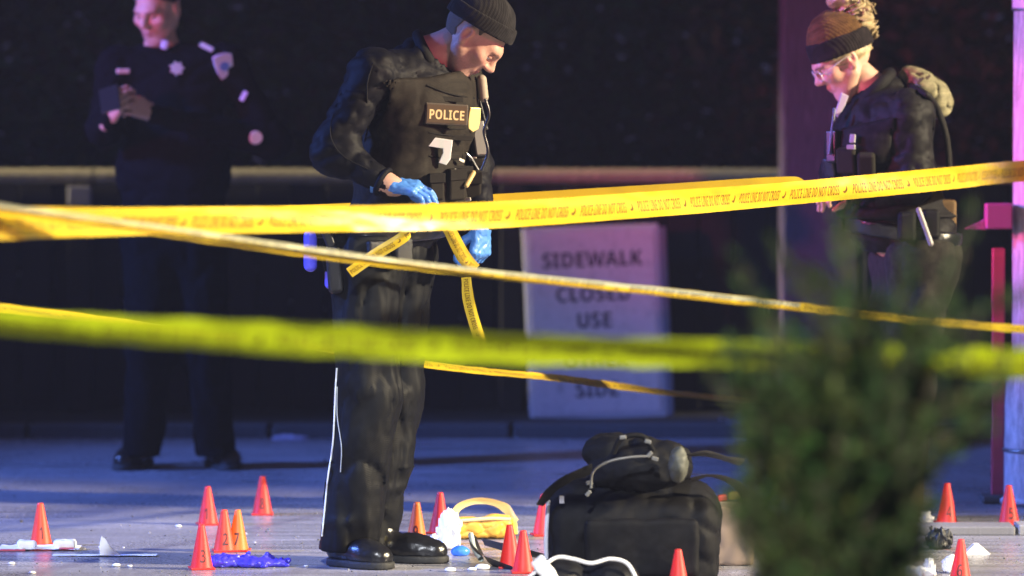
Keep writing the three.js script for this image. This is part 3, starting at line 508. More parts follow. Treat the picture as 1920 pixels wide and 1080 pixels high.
{ // ---- officer at the left, blurred, with a phone
  const P = thing('person', 'blurred officer in navy uniform standing at the left looking at a phone', 'person');
  const J = (x, y, dz) => at(x, y, 18.3 - dz), navy = cloth(.0048, .0048, .0078, .9, { specularIntensity: .1 });
  const f = V(-.28, 0, .96).normalize(), u = V(0, 1, 0), r = new THREE.Vector3().crossVectors(f, u).normalize(), B = [r, u, f];
  const nb = J(303, 98, -.02), chest = J(320, 185, 0), waist = J(325, 320, 0), pel = J(328, 420, 0);
  const rs = J(218, 130, .0), re = J(196, 240, .1), rw = J(205, 222, .27), ls = J(428, 122, .0), le = J(512, 268, .0), lw = J(290, 214, .26);
  const rh = J(290, 440, 0), rk = J(282, 650, .05), ra = J(268, 850, .0), lh = J(368, 440, 0), lk = J(385, 650, .04), la = J(405, 850, 0);
  const HM = frame(headForward(-30, 22)).setPosition(J(297, 20, .02)), skB = J(300, 55, 0);
  const limbs = (g) => [cap(rs, re, .058 + g, .048 + g), cap(re, rw, .046 + g, .03 + g * .6), cap(ls, le, .058 + g, .048 + g), cap(le, lw, .046 + g, .03 + g * .6)];
  const trunk = (g) => [cap(rs.clone().lerp(nb, .1), ls.clone().lerp(nb, .1), .075 + g), ell(chest, V(.215 + g, .2, .13 + g), B), ell(waist, V(.225 + g, .22, .14 + g), B), ell(pel, V(.22 + g, .15, .13 + g), B)];
  const legs = (g) => [cap(rh, rk, .09 + g, .065 + g), cap(rk, ra, .062 + g, .042 + g), cap(lh, lk, .09 + g, .065 + g), cap(lk, la, .062 + g, .042 + g)];
  const bodyF = union([...trunk(-.03), ...limbs(-.012), ...legs(-.02), cap(nb, skB, .064, .058)], .05);
  const hr = handMatrix(rw, J(222, 190, .33), V(-.7, -.2, .6)), hl = handMatrix(lw, J(235, 192, .33), V(.55, .2, .8));
  const hgs = [handGeo(hr, 1, [.7, .75, .8, .85], .5, [.4, .4]), handGeo(hl, -1, [.65, .7, .75, .8], .5, [.5, .5])].map(g => paint(g, skinTone()));
  const bg = paint(nets(bodyF, ...boundsOf([rs, re, rw, ls, le, lw, rk, ra, lk, la, skB, V(0, 0, -18.3).setX(rs.x)], .15), .016), skinTone());
  mesh('body', mergeGeometries([bg, headGeo(HM, 1.06, 1.0, .5), ...hgs]), skinM, P); eyesFor(HM, P);
  const hair = mesh('hair', nets((x, y, z) => Math.max(ell(V(0, .045, -.014), V(.083, .106, .104))(x, y, z) - .004 * noise(x * 60, y * 60, z * 60), -(y - .03 + .0 - Math.max(0, z) * .7)), V(-.1, -.05, -.14), V(.1, .17, .12), .006).applyMatrix4(HM), mat(.03, .022, .018, .7), P);
  const shf0 = union([...trunk(.004), ...limbs(.014)], .05), fo = folds(.009, 10, 14, 23);
  const shf = (x, y, z) => { const d = shf0(x, y, z); return Math.max(d > .06 ? d : d - fo(x, y, z), pel.y - .02 - y, -cap(nb, skB, .066)(x, y, z)); };
  const shirt = mesh('jacket', nets(shf, ...boundsOf([rs, re, rw, ls, le, lw, pel, nb], .14), .0115), navy, P);
  const on = (name, geo, m, x, y, lift = .004, roll = 0) => stick(mesh(name, geo, m, shirt), shf, x, y, 17.6, 18.6, lift, roll, .2);
  on('badge', new THREE.ExtrudeGeometry(new THREE.Shape(Array.from({ length: 14 }, (_, i) => { const r = i % 2 ? .018 : .027, a = i * Math.PI / 7; return new THREE.Vector2(r * Math.sin(a), r * Math.cos(a) * 1.1); })), { depth: .004, bevelSize: .002, bevelThickness: .002 }), mat(.62, .58, .48, .35, { metalness: .4 }), 332, 130, .006, .3);
  on('name_plate', rb(.05, .018, .006, .002), mat(.75, .73, .68, .3), 230, 133, .006);
  on('collar_pin', rb(.06, .02, .008, .003), mat(.5, .5, .45, .4), 388, 92, .012, -.55);
  const sp = new THREE.Shape(); sp.moveTo(-.036, .045); sp.quadraticCurveTo(0, .06, .036, .045); sp.quadraticCurveTo(.042, -.01, .02, -.06); sp.lineTo(.004, -.068); sp.quadraticCurveTo(-.03, -.02, -.036, .045);
  const pt = on('shoulder_patch', new THREE.ExtrudeGeometry(sp, { depth: .004, bevelSize: .002, bevelThickness: .002 }), mat(.62, .66, .82, .6), 417, 125, .006, .2);
  mesh('patch_emblem', new THREE.CylinderGeometry(.018, .018, .004, 16).rotateX(Math.PI / 2), mat(.12, .25, .7, .6), pt).position.set(.004, .004, .0075);
  on('sleeve_stripe', rb(.018, .04, .005, .002), mat(.6, .55, .7, .6), 457, 180, .004, -.5);
  const disc = on('reflector', new THREE.CylinderGeometry(.024, .026, .012, 24).rotateX(Math.PI / 2), mat(.85, .87, .82, .4), 478, 258, .012);
  const collar = mesh('collar', new THREE.TorusGeometry(.076, .02, 12, 32), navy, P); collar.position.copy(nb.clone().lerp(skB, .15)); collar.rotation.x = 1.75;
  { const us = mesh('undershirt', rb(.03, .036, .02, .009), mat(.5, .48, .6, .8), P); us.position.copy(J(309, 84, .085)); us.rotation.z = -.3; }
  const bt = union(trunk(.024), .05); mesh('belt', nets((x, y, z) => Math.max(bt(x, y, z), Math.abs(y - pel.y - .03) - .026), ...boundsOf([pel], .27), .01), leather, P);
  const tl = union([...legs(.03), cap(rh, lh, .13)], .04), tfo = folds(.014, 7, 3, 41);
  mesh('trousers', nets((x, y, z) => { const d = tl(x, y, z); return Math.max(d > .08 ? d : d - tfo(x, y, z), .05 - y, y - pel.y - .04); }, ...boundsOf([rh, rk, lh, lk, V(ra.x, .02, ra.z), V(la.x, .02, la.z)], .17), .013), navy, P);
  const gp = onGround(262, 875), gq = onGround(405, 875);
  shoe(P, gp.clone().add(V(0, 0, -.06)), gp.clone().add(V(-.06, 0, .2)), 'shoe', leather, rubber); shoe(P, gq.clone().add(V(0, 0, -.06)), gq.clone().add(V(.07, 0, .19)), 'shoe', leather, rubber);
  const ph = thing('mobile_phone', 'dark phone held in both hands of the blurred officer', 'phone', J(206, 186, .37)); mesh('case', rb(.075, .15, .009, .004), plastic, ph); mesh('screen', rb(.068, .138, .002, .0009), mat(.02, .02, .025, .1), ph).position.z = -.005; ph.rotation.set(-.9, -.3, .15);
}
{ // ---- officer at the right with the blonde bun
  const P = thing('person', 'bespectacled officer with blonde bun and dark headband looking down behind the shrub', 'person');
  const D = 16.3, J = (x, y, dz) => at(x, y, D - dz);
  const f = V(-.93, 0, .36).normalize(), u = V(-.22, .975, 0).normalize(), r = new THREE.Vector3().crossVectors(f, u).normalize(), B = [r, u, f];
  const nb = J(1652, 182, 0), chest = J(1648, 262, 0), waist = J(1668, 375, 0), pel = J(1715, 455, 0);
  const ls = J(1706, 215, .14), le = J(1716, 340, .16), lw = J(1618, 352, .17), rs = J(1625, 215, -.15), re = J(1575, 330, -.08), rw = J(1612, 350, .04);
  const lh = J(1732, 480, .07), lk = J(1700, 740, .1), la = J(1700, 940, .06), rh = J(1700, 480, -.08), rk = J(1655, 735, -.02), ra = J(1665, 940, -.08);
  const HM = frame(headForward(-80, 33)).setPosition(J(1582, 113, 0)), skB = J(1612, 140, 0);
  const limbs = (g) => [cap(rs, re, .05 + g, .042 + g), cap(re, rw, .04 + g, .028 + g * .6), cap(ls, le, .052 + g, .043 + g), cap(le, lw, .041 + g, .028 + g * .6)];
  const trunk = (g) => [cap(rs.clone().lerp(nb, .1), ls.clone().lerp(nb, .1), .062 + g), ell(chest, V(.165 + g, .18, .15 + g), B), ell(waist, V(.155 + g, .18, .145 + g), B), ell(pel, V(.165 + g, .13, .125 + g), B), cap(nb, chest, .07 + g, .1 + g)];
  const legs = (g) => [cap(rh, rk, .085 + g, .06 + g), cap(rk, ra, .056 + g, .038 + g), cap(lh, lk, .085 + g, .06 + g), cap(lk, la, .056 + g, .038 + g)];
  const bodyF = union([...trunk(-.03), ...limbs(-.01), ...legs(-.02), cap(nb, skB, .055, .05)], .05);
  const hl = handMatrix(lw, J(1540, 352, .18), V(-.2, .8, .5)), hrr = handMatrix(rw, J(1540, 356, .08), V(-.4, .7, .5));
  const hgs = [handGeo(hl, -1, [.5, .55, .6, .65], .5, [.5, .5]), handGeo(hrr, 1, [.5, .55, .6, .65], .5, [.5, .5])].map(g => paint(g, skinTone(1.1)));
  const bg = paint(nets(bodyF, ...boundsOf([rs, re, rw, ls, le, lw, rk, ra, lk, la, skB], .15), .015), skinTone(1.1));
  mesh('body', mergeGeometries([bg, headGeo(HM, .93, 1.15), ...hgs]), skinM, P); eyesFor(HM, P);
  // hair, headband, bun
  const hairM = phys(.66, .50, .27, .5, { map: grainTex });
  const hn = (x, y, z) => .004 * Math.sin(y * 240 + 30 * x + 8 * noise(x * 20, y * 20, z * 20)) + .006 * noise(x * 30, y * 30, z * 30);
  const hf = (x, y, z) => Math.max(ell(V(0, .043, -.016), V(.083, .108, .105))(x, y, z) - hn(x, y, z) * .7, -(y - .0 - Math.max(0, z) * .55 + .02));
  const hair = mesh('hair', nets(hf, V(-.1, -.05, -.14), V(.1, .17, .1), .0045).applyMatrix4(HM), hairM, P);
  const bunF = union([ell(V(0, .115, -.125), V(.05, .07, .046)), ell(V(.01, .185, -.105), V(.045, .042, .045)), ell(V(-.012, .055, -.13), V(.042, .045, .034))], .02);
  mesh('bun', nets((x, y, z) => bunF(x, y, z) - hn(x, y, z) * 1.6 - .006 * noise(x * 50, y * 50, z * 50), V(-.09, -.01, -.21), V(.09, .25, -.03), .0042).applyMatrix4(HM), hairM, hair);
  for (let k = 0; k < 44; k++) { const a = rr(0, 6.28), b = rr(-.3, 1.2), c = V(.045 * Math.cos(a), .12 + .085 * Math.sin(b), -.135 + .03 * Math.sin(a)); mesh('curl', tube([c, c.clone().add(V(rr(-.02, .02), rr(0, .02), rr(-.03, -.005))), c.clone().add(V(rr(-.03, .03), rr(-.02, .02), rr(-.03, 0))), c.clone().add(V(rr(-.02, .02), rr(-.03, .0), rr(-.02, .01)))], rr(.0014, .004), 14, 6).applyMatrix4(HM), hairM, hair); }
  const hatF = (x, y, z) => Math.max(ell(V(0, .055, -.018), V(.0875, .124, .109))(x, y, z) - .0011 * Math.sin(y * 520) - .006 * noise(x * 13, y * 13, z * 13), -(y - .05 - z * .22));
  const hat = mesh('knit_hat', nets(hatF, V(-.12, -.02, -.16), V(.12, .21, .12), .0042).applyMatrix4(HM), cloth(.17, .085, .035, .95, { bumpMap: knitTex, bumpScale: .002, sheen: .6, sheenRoughness: .6, sheenColor: C(.4, .28, .15) }), P);
  const bandF = (x, y, z) => Math.max(ell(V(0, .046, -.015), V(.094, .122, .116))(x, y, z) - .0025 * noise(x * 30, y * 30, z * 30), -(y - .024 - z * .22), y - .092 - z * .22);
  mesh('headband', nets(bandF, V(-.12, -.04, -.15), V(.12, .15, .13), .0045).applyMatrix4(HM), cloth(.025, .018, .02, .9, { bumpMap: knitTex, bumpScale: .002 }), P);
  // glasses
  const gl = mesh('glasses', merge([...[-1, 1].map(s => new THREE.TorusGeometry(.023, .0018, 8, 28).scale(1.1, .85, 1).rotateY(s * .12).translate(s * .031, .004, .107)), tube([V(-.009, .008, .112), V(0, .011, .114), V(.009, .008, .112)], .0016, 8, 6), ...[-1, 1].map(s => tube([V(s * .056, .008, .103), V(s * .076, .012, .06), V(s * .083, .014, 0), V(s * .08, .0, -.02)], .0018, 16, 6))]).applyMatrix4(HM), mat(.75, .7, .65, .25, { metalness: .4 }), P);
  for (const s of [-1, 1]) mesh('lens', new THREE.CylinderGeometry(.0225, .0225, .0012, 28).rotateX(Math.PI / 2).scale(1.1, .85, 1).rotateY(s * .12).translate(s * .031, .004, .107).applyMatrix4(HM), phys(1, 1, 1, .05, { transmission: 1, thickness: 0 }), gl);
  // jacket
  const jk = cloth(.016, .014, .016, .62), jf0 = union([...trunk(.012), ...limbs(.02)], .05), fo = folds(.0095, 11, 14, 61), nh = cap(nb.clone().lerp(skB, .5), skB.clone().add(V(-.05, .05, 0)), .062, .08);
  const jf = (x, y, z) => { const d = jf0(x, y, z); return Math.max(d > .06 ? d : d - fo(x, y, z), pel.y - .03 - y, -nh(x, y, z)); };
  const jacket = mesh('jacket', nets(jf, ...boundsOf([rs, re, rw, ls, le, lw, pel, nb], .14), .0095), jk, P);
  const col = mesh('collar', new THREE.TorusGeometry(.076, .022, 12, 32), jk, P); col.position.copy(nb.clone().lerp(skB, .35)); col.quaternion.setFromUnitVectors(V(0, 0, 1), skB.clone().sub(nb).normalize());
  const sc = mesh('scarf_end', new THREE.ExtrudeGeometry(new THREE.Shape([[-.012, .05], [.016, .045], [.012, 0], [-.004, -.06], [-.016, -.05]].map(a => new THREE.Vector2(...a))), { depth: .012, bevelSize: .005, bevelThickness: .005 }), mat(.45, .4, .5, .8), P); sc.position.copy(J(1578, 196, .07)); sc.rotation.z = -.25; sc.scale.setScalar(.7);
  // vest and what hangs on it
  const vt = union(trunk(.036), .05), ah = union([cap(ls, ls.clone().lerp(le, .95), .085, .085), cap(rs, rs.clone().lerp(re, .9), .085, .08), cap(le, lw, .075)], .02);
  const vf = (x, y, z) => Math.max(vt(x, y, z) - .003 * noise(x * 20, y * 20, z * 20), waist.y - .06 - y, y - nb.y + .07 + .25 * (nb.x - x), -ah(x, y, z), -nh(x, y, z));
  const vest = mesh('vest', nets(vf, ...boundsOf([chest, waist, nb], .27), .0095), cloth(.018, .016, .018, .75), P);
  const on = (name, geo, m, x, y, lift = .01, roll = 0) => stick(mesh(name, geo, m, vest), vf, x, y, 15.5, 16.6, lift, roll, .3);
  on('radio', rb(.045, .11, .03, .008), plastic, 1566, 275, .012, .05); on('antenna', new THREE.CylinderGeometry(.005, .006, .16, 10), mat(.08, .08, .12, .4), 1570, 250, .03, .05);
  on('pouch', rb(.07, .09, .035, .012), vestM, 1590, 300, .01); on('pouch', rb(.06, .09, .035, .012), vestM, 1625, 308, .01); on('clip', rb(.03, .016, .01, .003), mat(.3, .3, .3, .3), 1600, 276, .02); on('clip', rb(.02, .03, .01, .003), mat(.3, .3, .3, .3), 1603, 262, .02);
  on('body_camera', rb(.05, .065, .025, .008), plastic, 1563, 312, .014);
  // pack on her shoulders, catching the warm lamp
  const pc = J(1730, 164, -.04), pb = [V(.82, -.57, 0), V(.57, .82, 0), V(0, 0, 1)];
  const pf = (x, y, z) => union([ell(pc, V(.1, .055, .12), pb), ell(pc.clone().add(V(.035, -.045, 0)), V(.07, .06, .115), pb)], .03)(x, y, z) - .006 * noise(x * 22, y * 22, z * 22) + .013 * Math.max(0, 1 - Math.abs(noise(x * 13, y * 13, z * 13)) * 5) ** 2;
  const pack = mesh('shoulder_pack', nets(pf, ...boundsOf([pc], .19), .007), cloth(.40, .36, .22, .7), P);
  for (const [x, y, a, l] of [[1726, 152, .9, .035], [1740, 146, .9, .025], [1725, 138, 0, .025]]) stick(mesh('print_mark', rb(l, .009, .003, .001), mat(.05, .03, .02, .8), pack), pf, x, y, 15.6, 16.6, .001, a);
  const st = []; for (const [x, y] of [[1702, 160], [1730, 178], [1755, 205], [1770, 250], [1776, 300], [1776, 345]]) st.push((hit(jf, Math.min(x, 1764), y, 15.6, 16.6)?.p || J(x, y, .05)).clone().setX(at(x, y, D).x).add(V(0, 0, .01)));
  mesh('strap', tube(st, .011, 40, 8), cloth(.03, .026, .024, .6), P);
  // belt, pouches, trousers, shoes
  const bt = union(trunk(.03), .05), belt = mesh('belt', nets((x, y, z) => Math.max(bt(x, y, z), Math.abs(y - pel.y - .03 + .15 * (x - pel.x)) - .026), ...boundsOf([pel], .25), .009), leather, P);
  for (const [x, y, dz, c] of [[1776, 402, .05, [.28, .17, .08]], [1745, 420, .17, [.012, .012, .012]], [1700, 425, .2, [.012, .012, .012]]]) { const q = mesh('belt_pouch', rb(.06, .1, .06, .014), cloth(...c, .6), belt); q.position.copy(J(x, y, dz)); }
  const bat = mesh('baton', new THREE.CapsuleGeometry(.009, .12, 6, 12), mat(.3, .28, .28, .35), belt); bat.position.copy(J(1734, 425, .26)); bat.rotation.z = .35;
  const tl = union([...legs(.026), cap(rh, lh, .125)], .04), tfo = folds(.014, 8, 3.4, 71);
  mesh('trousers', nets((x, y, z) => { const d = tl(x, y, z); return Math.max(d > .08 ? d : d - tfo(x, y, z), .05 - y, y - pel.y - .02); }, ...boundsOf([rh, rk, lh, lk, V(ra.x, .02, ra.z), V(la.x, .02, la.z)], .16), .011), cloth(.045, .041, .034, .85), P);
  const a1 = V(la.x, 0, la.z), a2 = V(ra.x, 0, ra.z); shoe(P, a1, a1.clone().add(V(-.19, 0, .1)), 'shoe', leather, rubber); shoe(P, a2, a2.clone().add(V(-.2, 0, .06)), 'shoe', leather, rubber);
}
// ------------------------------------------------------------------ cones
const coneH = .132, coneProfile = [[.0355, 0], [.0362, .004], [.034, .007], [.0105, .126], [.0095, .131], [.006, .132], [.0, .132]];
const coneMats = {};
function coneMat(n) {
  if (!coneMats[n]) {
    const t = canvasTex(256, 128, (g, w, h) => { g.fillStyle = n === '7' || n === '9' ? '#f47a1e' : n === '2' || n === '1' ? '#f2441c' : '#ee2f22'; g.fillRect(0, 0, w, h); for (let i = 0; i < 260; i++) { g.fillStyle = `rgba(${rnd() < .5 ? '120,20,10' : '255,140,90'},${rr(.03, .14)})`; g.fillRect(rr(0, w), rr(0, h), rr(1, 10), rr(1, 3)); } if (n) { g.fillStyle = '#5e100a'; g.font = 'bold 52px sans-serif'; g.textAlign = 'center'; g.fillText(n, w * .5, h * .84); } });
    coneMats[n] = phys(.98, .95, .95, .5, { map: t, transmission: .25, thickness: 0 });
  }
  return coneMats[n];
}
const coneGeo = new THREE.LatheGeometry(coneProfile.map(a => new THREE.Vector2(...a)), 36, -Math.PI);
{ const p = coneGeo.attributes.position, uv = coneGeo.attributes.uv; for (let i = 0; i < p.count; i++) uv.setY(i, p.getY(i) / coneH); }
const coneBase = new RoundedBoxGeometry(.074, .006, .074, 2, .002);
const coneList = [
  [77, 1022, '1', 'small orange cone standing on the white wrapper at the far left', 0],
  [390, 984, '11', 'small orange cone marked 11 farther back than the pair with the blue gloves', 0],
  [378, 1067, '3', 'small orange cone with white base touching the blue crumpled gloves', 0],
  [421, 1034, '2', 'left cone of the overlapping pair behind the blue crumpled gloves', 0],
  [446, 1033, '7', 'right, yellower cone of the overlapping pair behind the blue crumpled gloves', 0],
  [492, 965, '8', 'farthest small orange cone left of the trouser legs', 0],
  [781, 1020, '9', 'small orange cone just beyond the toe of the black shoe', 0],
  [824, 1000, '', 'pinkish cone half hidden behind the yellow roll', 0],
  [957, 1064, '', 'left cone of the touching red pair beside the black strap', 0],
  [981, 1074, '', 'right cone of the touching red pair beside the black strap', 0],
  [1019, 1004, '', 'pink lit cone partly behind the left edge of the black duffel', 0],
  [1272, 1116, '', 'orange cone in front of the black duffel, cut by the lower edge', 0],
  [1386, 1040, '', 'red cone beside the beige paper bag', 0],
  [1775, 981, '4', 'orange cone on the ground right of the shrub, behind the pale kerb', 0],
  [1892, 984, '5', 'orange cone at the foot of the pale pole', 0],
  [1800, 1094, '6', 'orange cone among the white litter at the lower right', 0],
];
let coneProto = null;
for (const [x, y, n, label] of coneList) {
  const c = coneProto ? coneProto.clone() : new THREE.Group();
  if (!coneProto) { mesh('cone_body', coneGeo, coneMat(n), c); mesh('cone_base', coneBase, coneMat(''), c).position.y = .0035; coneProto = c; }
  c.children[0].material = coneMat(n); c.name = numbered('marker_cone'); tag(c, label, 'cone', 'small orange marker cones on the ground');
  c.position.copy(onGround(x, y)); c.rotation.y = rr(-.25, .25); const s = rr(.97, 1.04); c.scale.set(s, s * rr(.98, 1.03), s); c.rotation.z = rr(-.02, .02);
  scene.add(c);
}
// ------------------------------------------------------------------ litter and gear
function sheet(w, h, nx, nz, fn) { const g = new THREE.PlaneGeometry(w, h, nx, nz); g.rotateX(-Math.PI / 2); const p = g.attributes.position; for (let i = 0; i < p.count; i++) { const q = fn(p.getX(i), p.getZ(i)); p.setXYZ(i, q[0], q[1], q[2]); } g.computeVertexNormals(); return g; }
const paperM = mat(.8, .79, .76, .8), filmM = phys(.85, .82, .84, .3);
function crumple(name, label, cat, pos, size, m, o = {}) {
  const [w, h, d] = size, f = (x, y, z) => Math.max(ell(V(0, h * .42, 0), V(w / 2, h * .6, d / 2))(x, y, z) - (o.amp || .3) * h * (Math.abs(noise(x / w * 5 + (o.s || 0), y / h * 2.2, z / d * 4)) * 2 - .5), .001 - y);
  const g = mesh(name, nets(f, V(-w * .7, -.004, -d * .7), V(w * .7, h * 1.6, d * .7), Math.max(.003, Math.min(w, h, d) / 12)), m); g.position.copy(pos); g.rotation.y = o.turn || 0; return tag(g, label, cat);
}
{ // white wrapper under the left cone
  const p = onGround(75, 1030), W = thing('wrapper', 'white and red torn wrapper lying under the leftmost cone', 'wrapper', p);
  const wv = (s) => (x, z) => [x, .006 + .012 * Math.abs(fbm(x * 14, z * 14, s)), z];
  mesh('wrapper_sheet', sheet(.26, .13, 30, 14, wv(2)), paperM, W).position.set(.0, 0, .0);
  mesh('wrapper_fold', nets((x, y, z) => box(V(0, .014, 0), V(.035, .014, .03), .008)(x, y, z) - .004 * noise(x * 40, y * 40, z * 40), V(-.06, -.005, -.06), V(.06, .05, .06), .004), paperM, W).position.set(.08, .004, .01);
  const f2 = mesh('wrapper_fold', nets((x, y, z) => box(V(0, .016, 0), V(.03, .014, .024), .012)(x, y, z) - .006 * noise(x * 30, y * 40, z * 30), V(-.06, -.005, -.06), V(.06, .05, .06), .004), paperM, W); f2.position.set(-.04, .003, .03);
  mesh('red_edge', rb(.05, .008, .02, .003), mat(.4, .03, .05, .6), W).position.set(.09, .006, .045); mesh('red_edge', rb(.09, .006, .016, .002), mat(.42, .05, .08, .6), W).position.set(-.085, .004, .062);
}
{ const p = onGround(196, 1043), T = thing('paper_strip', 'long white paper strip with one corner folded upright', 'paper', p);
  mesh('flat_strip', sheet(.33, .05, 30, 6, (x, z) => [x, .004 + .006 * Math.abs(fbm(x * 12, z * 20, 4)), z]), paperM, T);
  const s = new THREE.Shape([[-.012, 0], [-.014, .03], [-.008, .062], [.004, .052], [.018, .028], [.055, 0]].map(a => new THREE.Vector2(...a)));
  mesh('upright_corner', new THREE.ExtrudeGeometry(s, { depth: .002, bevelSize: .001, bevelThickness: .001, bevelSegments: 1 }), paperM, T).position.set(.0, .003, .012);
}
const blueM = phys(.045, .035, .50, .4);
{ const G = thing('crumpled_gloves', 'deep blue crumpled gloves lying beside the overlapping pair of cones', 'gloves', onGround(462, 1062));
  const f = union([ell(V(-.07, .014, 0), V(.06, .024, .05)), ell(V(.02, .012, .01), V(.06, .018, .05)), ell(V(.08, .01, 0), V(.05, .014, .035)), cap(V(.0, .02, 0), V(.004, .04, -.005), .011, .008), cap(V(.06, .015, 0), V(.066, .038, -.004), .01, .008), cap(V(.1, .01, .02), V(.128, .008, .03), .009, .007), cap(V(.02, .012, .03), V(.06, .01, .055), .01, .008), cap(V(.1, .01, -.01), V(.13, .02, -.02), .009, .006)], .014);
  mesh('rubber_fold', nets((x, y, z) => Math.max(f(x, y, z) - .006 * (Math.abs(noise(x * 45, y * 45, z * 45)) * 2 - .4), .001 - y), V(-.16, -.003, -.09), V(.16, .06, .1), .0034), blueM, G); }
{ // yellow soft case
  const R = thing('yellow_case', 'orange yellow soft case with arched carry handle lying near the black shoe', 'case', onGround(902, 1012).add(V(0, 0, -.05))), ym = phys(.80, .43, .05, .5), yl = phys(.86, .68, .30, .5);
  const f = union([box(V(0, .034, 0), V(.103, .032, .055), .02), ell(V(.05, .05, 0), V(.055, .028, .05))], .02);
  mesh('case_body', nets((x, y, z) => Math.max(f(x, y, z) - .006 * noise(x * 18, y * 22, z * 18) + .006 * Math.max(0, 1 - Math.abs(noise(x * 22, y * 30, z * 22)) * 5), .001 - y), V(-.13, -.004, -.08), V(.13, .1, .08), .0042), ym, R);
  mesh('rim_band', tube([V(-.1, .062, .05), V(-.04, .066, .056), V(.03, .07, .056), V(.09, .066, .05)], .006, 30, 8), yl, R);
  mesh('carry_handle', ribbon([[V(-.098, .055, -.02), .03, 10], [V(-.075, .100, -.02), .028, 25], [V(-.02, .122, -.02), .026, 30], [V(.045, .116, -.02), .026, 30], [V(.09, .092, -.015), .034, 15], [V(.112, .05, .0), .04, 0]], 50, { crinkle: .002, cup: .12, rows: 6 }), yl, R);
  const side = mesh('side_panel', rb(.016, .05, .07, .006), phys(.85, .72, .10, .45), R); side.position.set(.107, .038, .005); side.rotation.z = .1;
  R.rotation.y = .15;
}
crumple('crumpled_paper', 'bright white crumpled paper against the left side of the yellow roll', 'paper', onGround(842, 1030), [.075, .125, .06], paperM, { s: 3, amp: .1 });
crumple('bottle_cap', 'small bright blue lump in front of the yellow roll', 'cap', onGround(863, 1042), [.06, .032, .05], phys(.05, .22, .85, .3), { s: 5, amp: .06 });
crumple('crumpled_paper', 'white scrap between the black shoe and the yellow roll', 'paper', onGround(818, 1026), [.06, .04, .05], paperM, { s: 8, amp: .25 });
{ const S = thing('black_strap', 'black strap with a pale edged flap lying between roll and red cones', 'strap', onGround(940, 1052));
  const b = S.position, L = (x, y, h, w, t) => [onGround(x, y).add(V(0, h, 0)).sub(b), w, t];
  mesh('webbing', ribbon([L(905, 1036, .035, .028, 20), L(945, 1044, .03, .03, 20), L(985, 1050, .024, .028, 30), L(1025, 1056, .018, .022, 20)], 40, { crinkle: .003 }), mat(.012, .012, .014, .6), S);
  mesh('flap', ribbon([L(886, 1046, .075, .02, 75), L(893, 1052, .05, .042, 60), L(910, 1060, .026, .05, 45), L(938, 1066, .012, .05, 40), L(965, 1070, .008, .04, 50)], 40, { cup: .1 }), mat(.016, .016, .018, .45), S);
  mesh('pale_edge', tube([onGround(883, 1046).add(V(0, .075, .01)).sub(b), onGround(888, 1052).add(V(0, .045, .012)).sub(b), onGround(902, 1060).add(V(0, .02, .012)).sub(b)], .009, 20, 8), mat(.5, .55, .5, .5), S); }
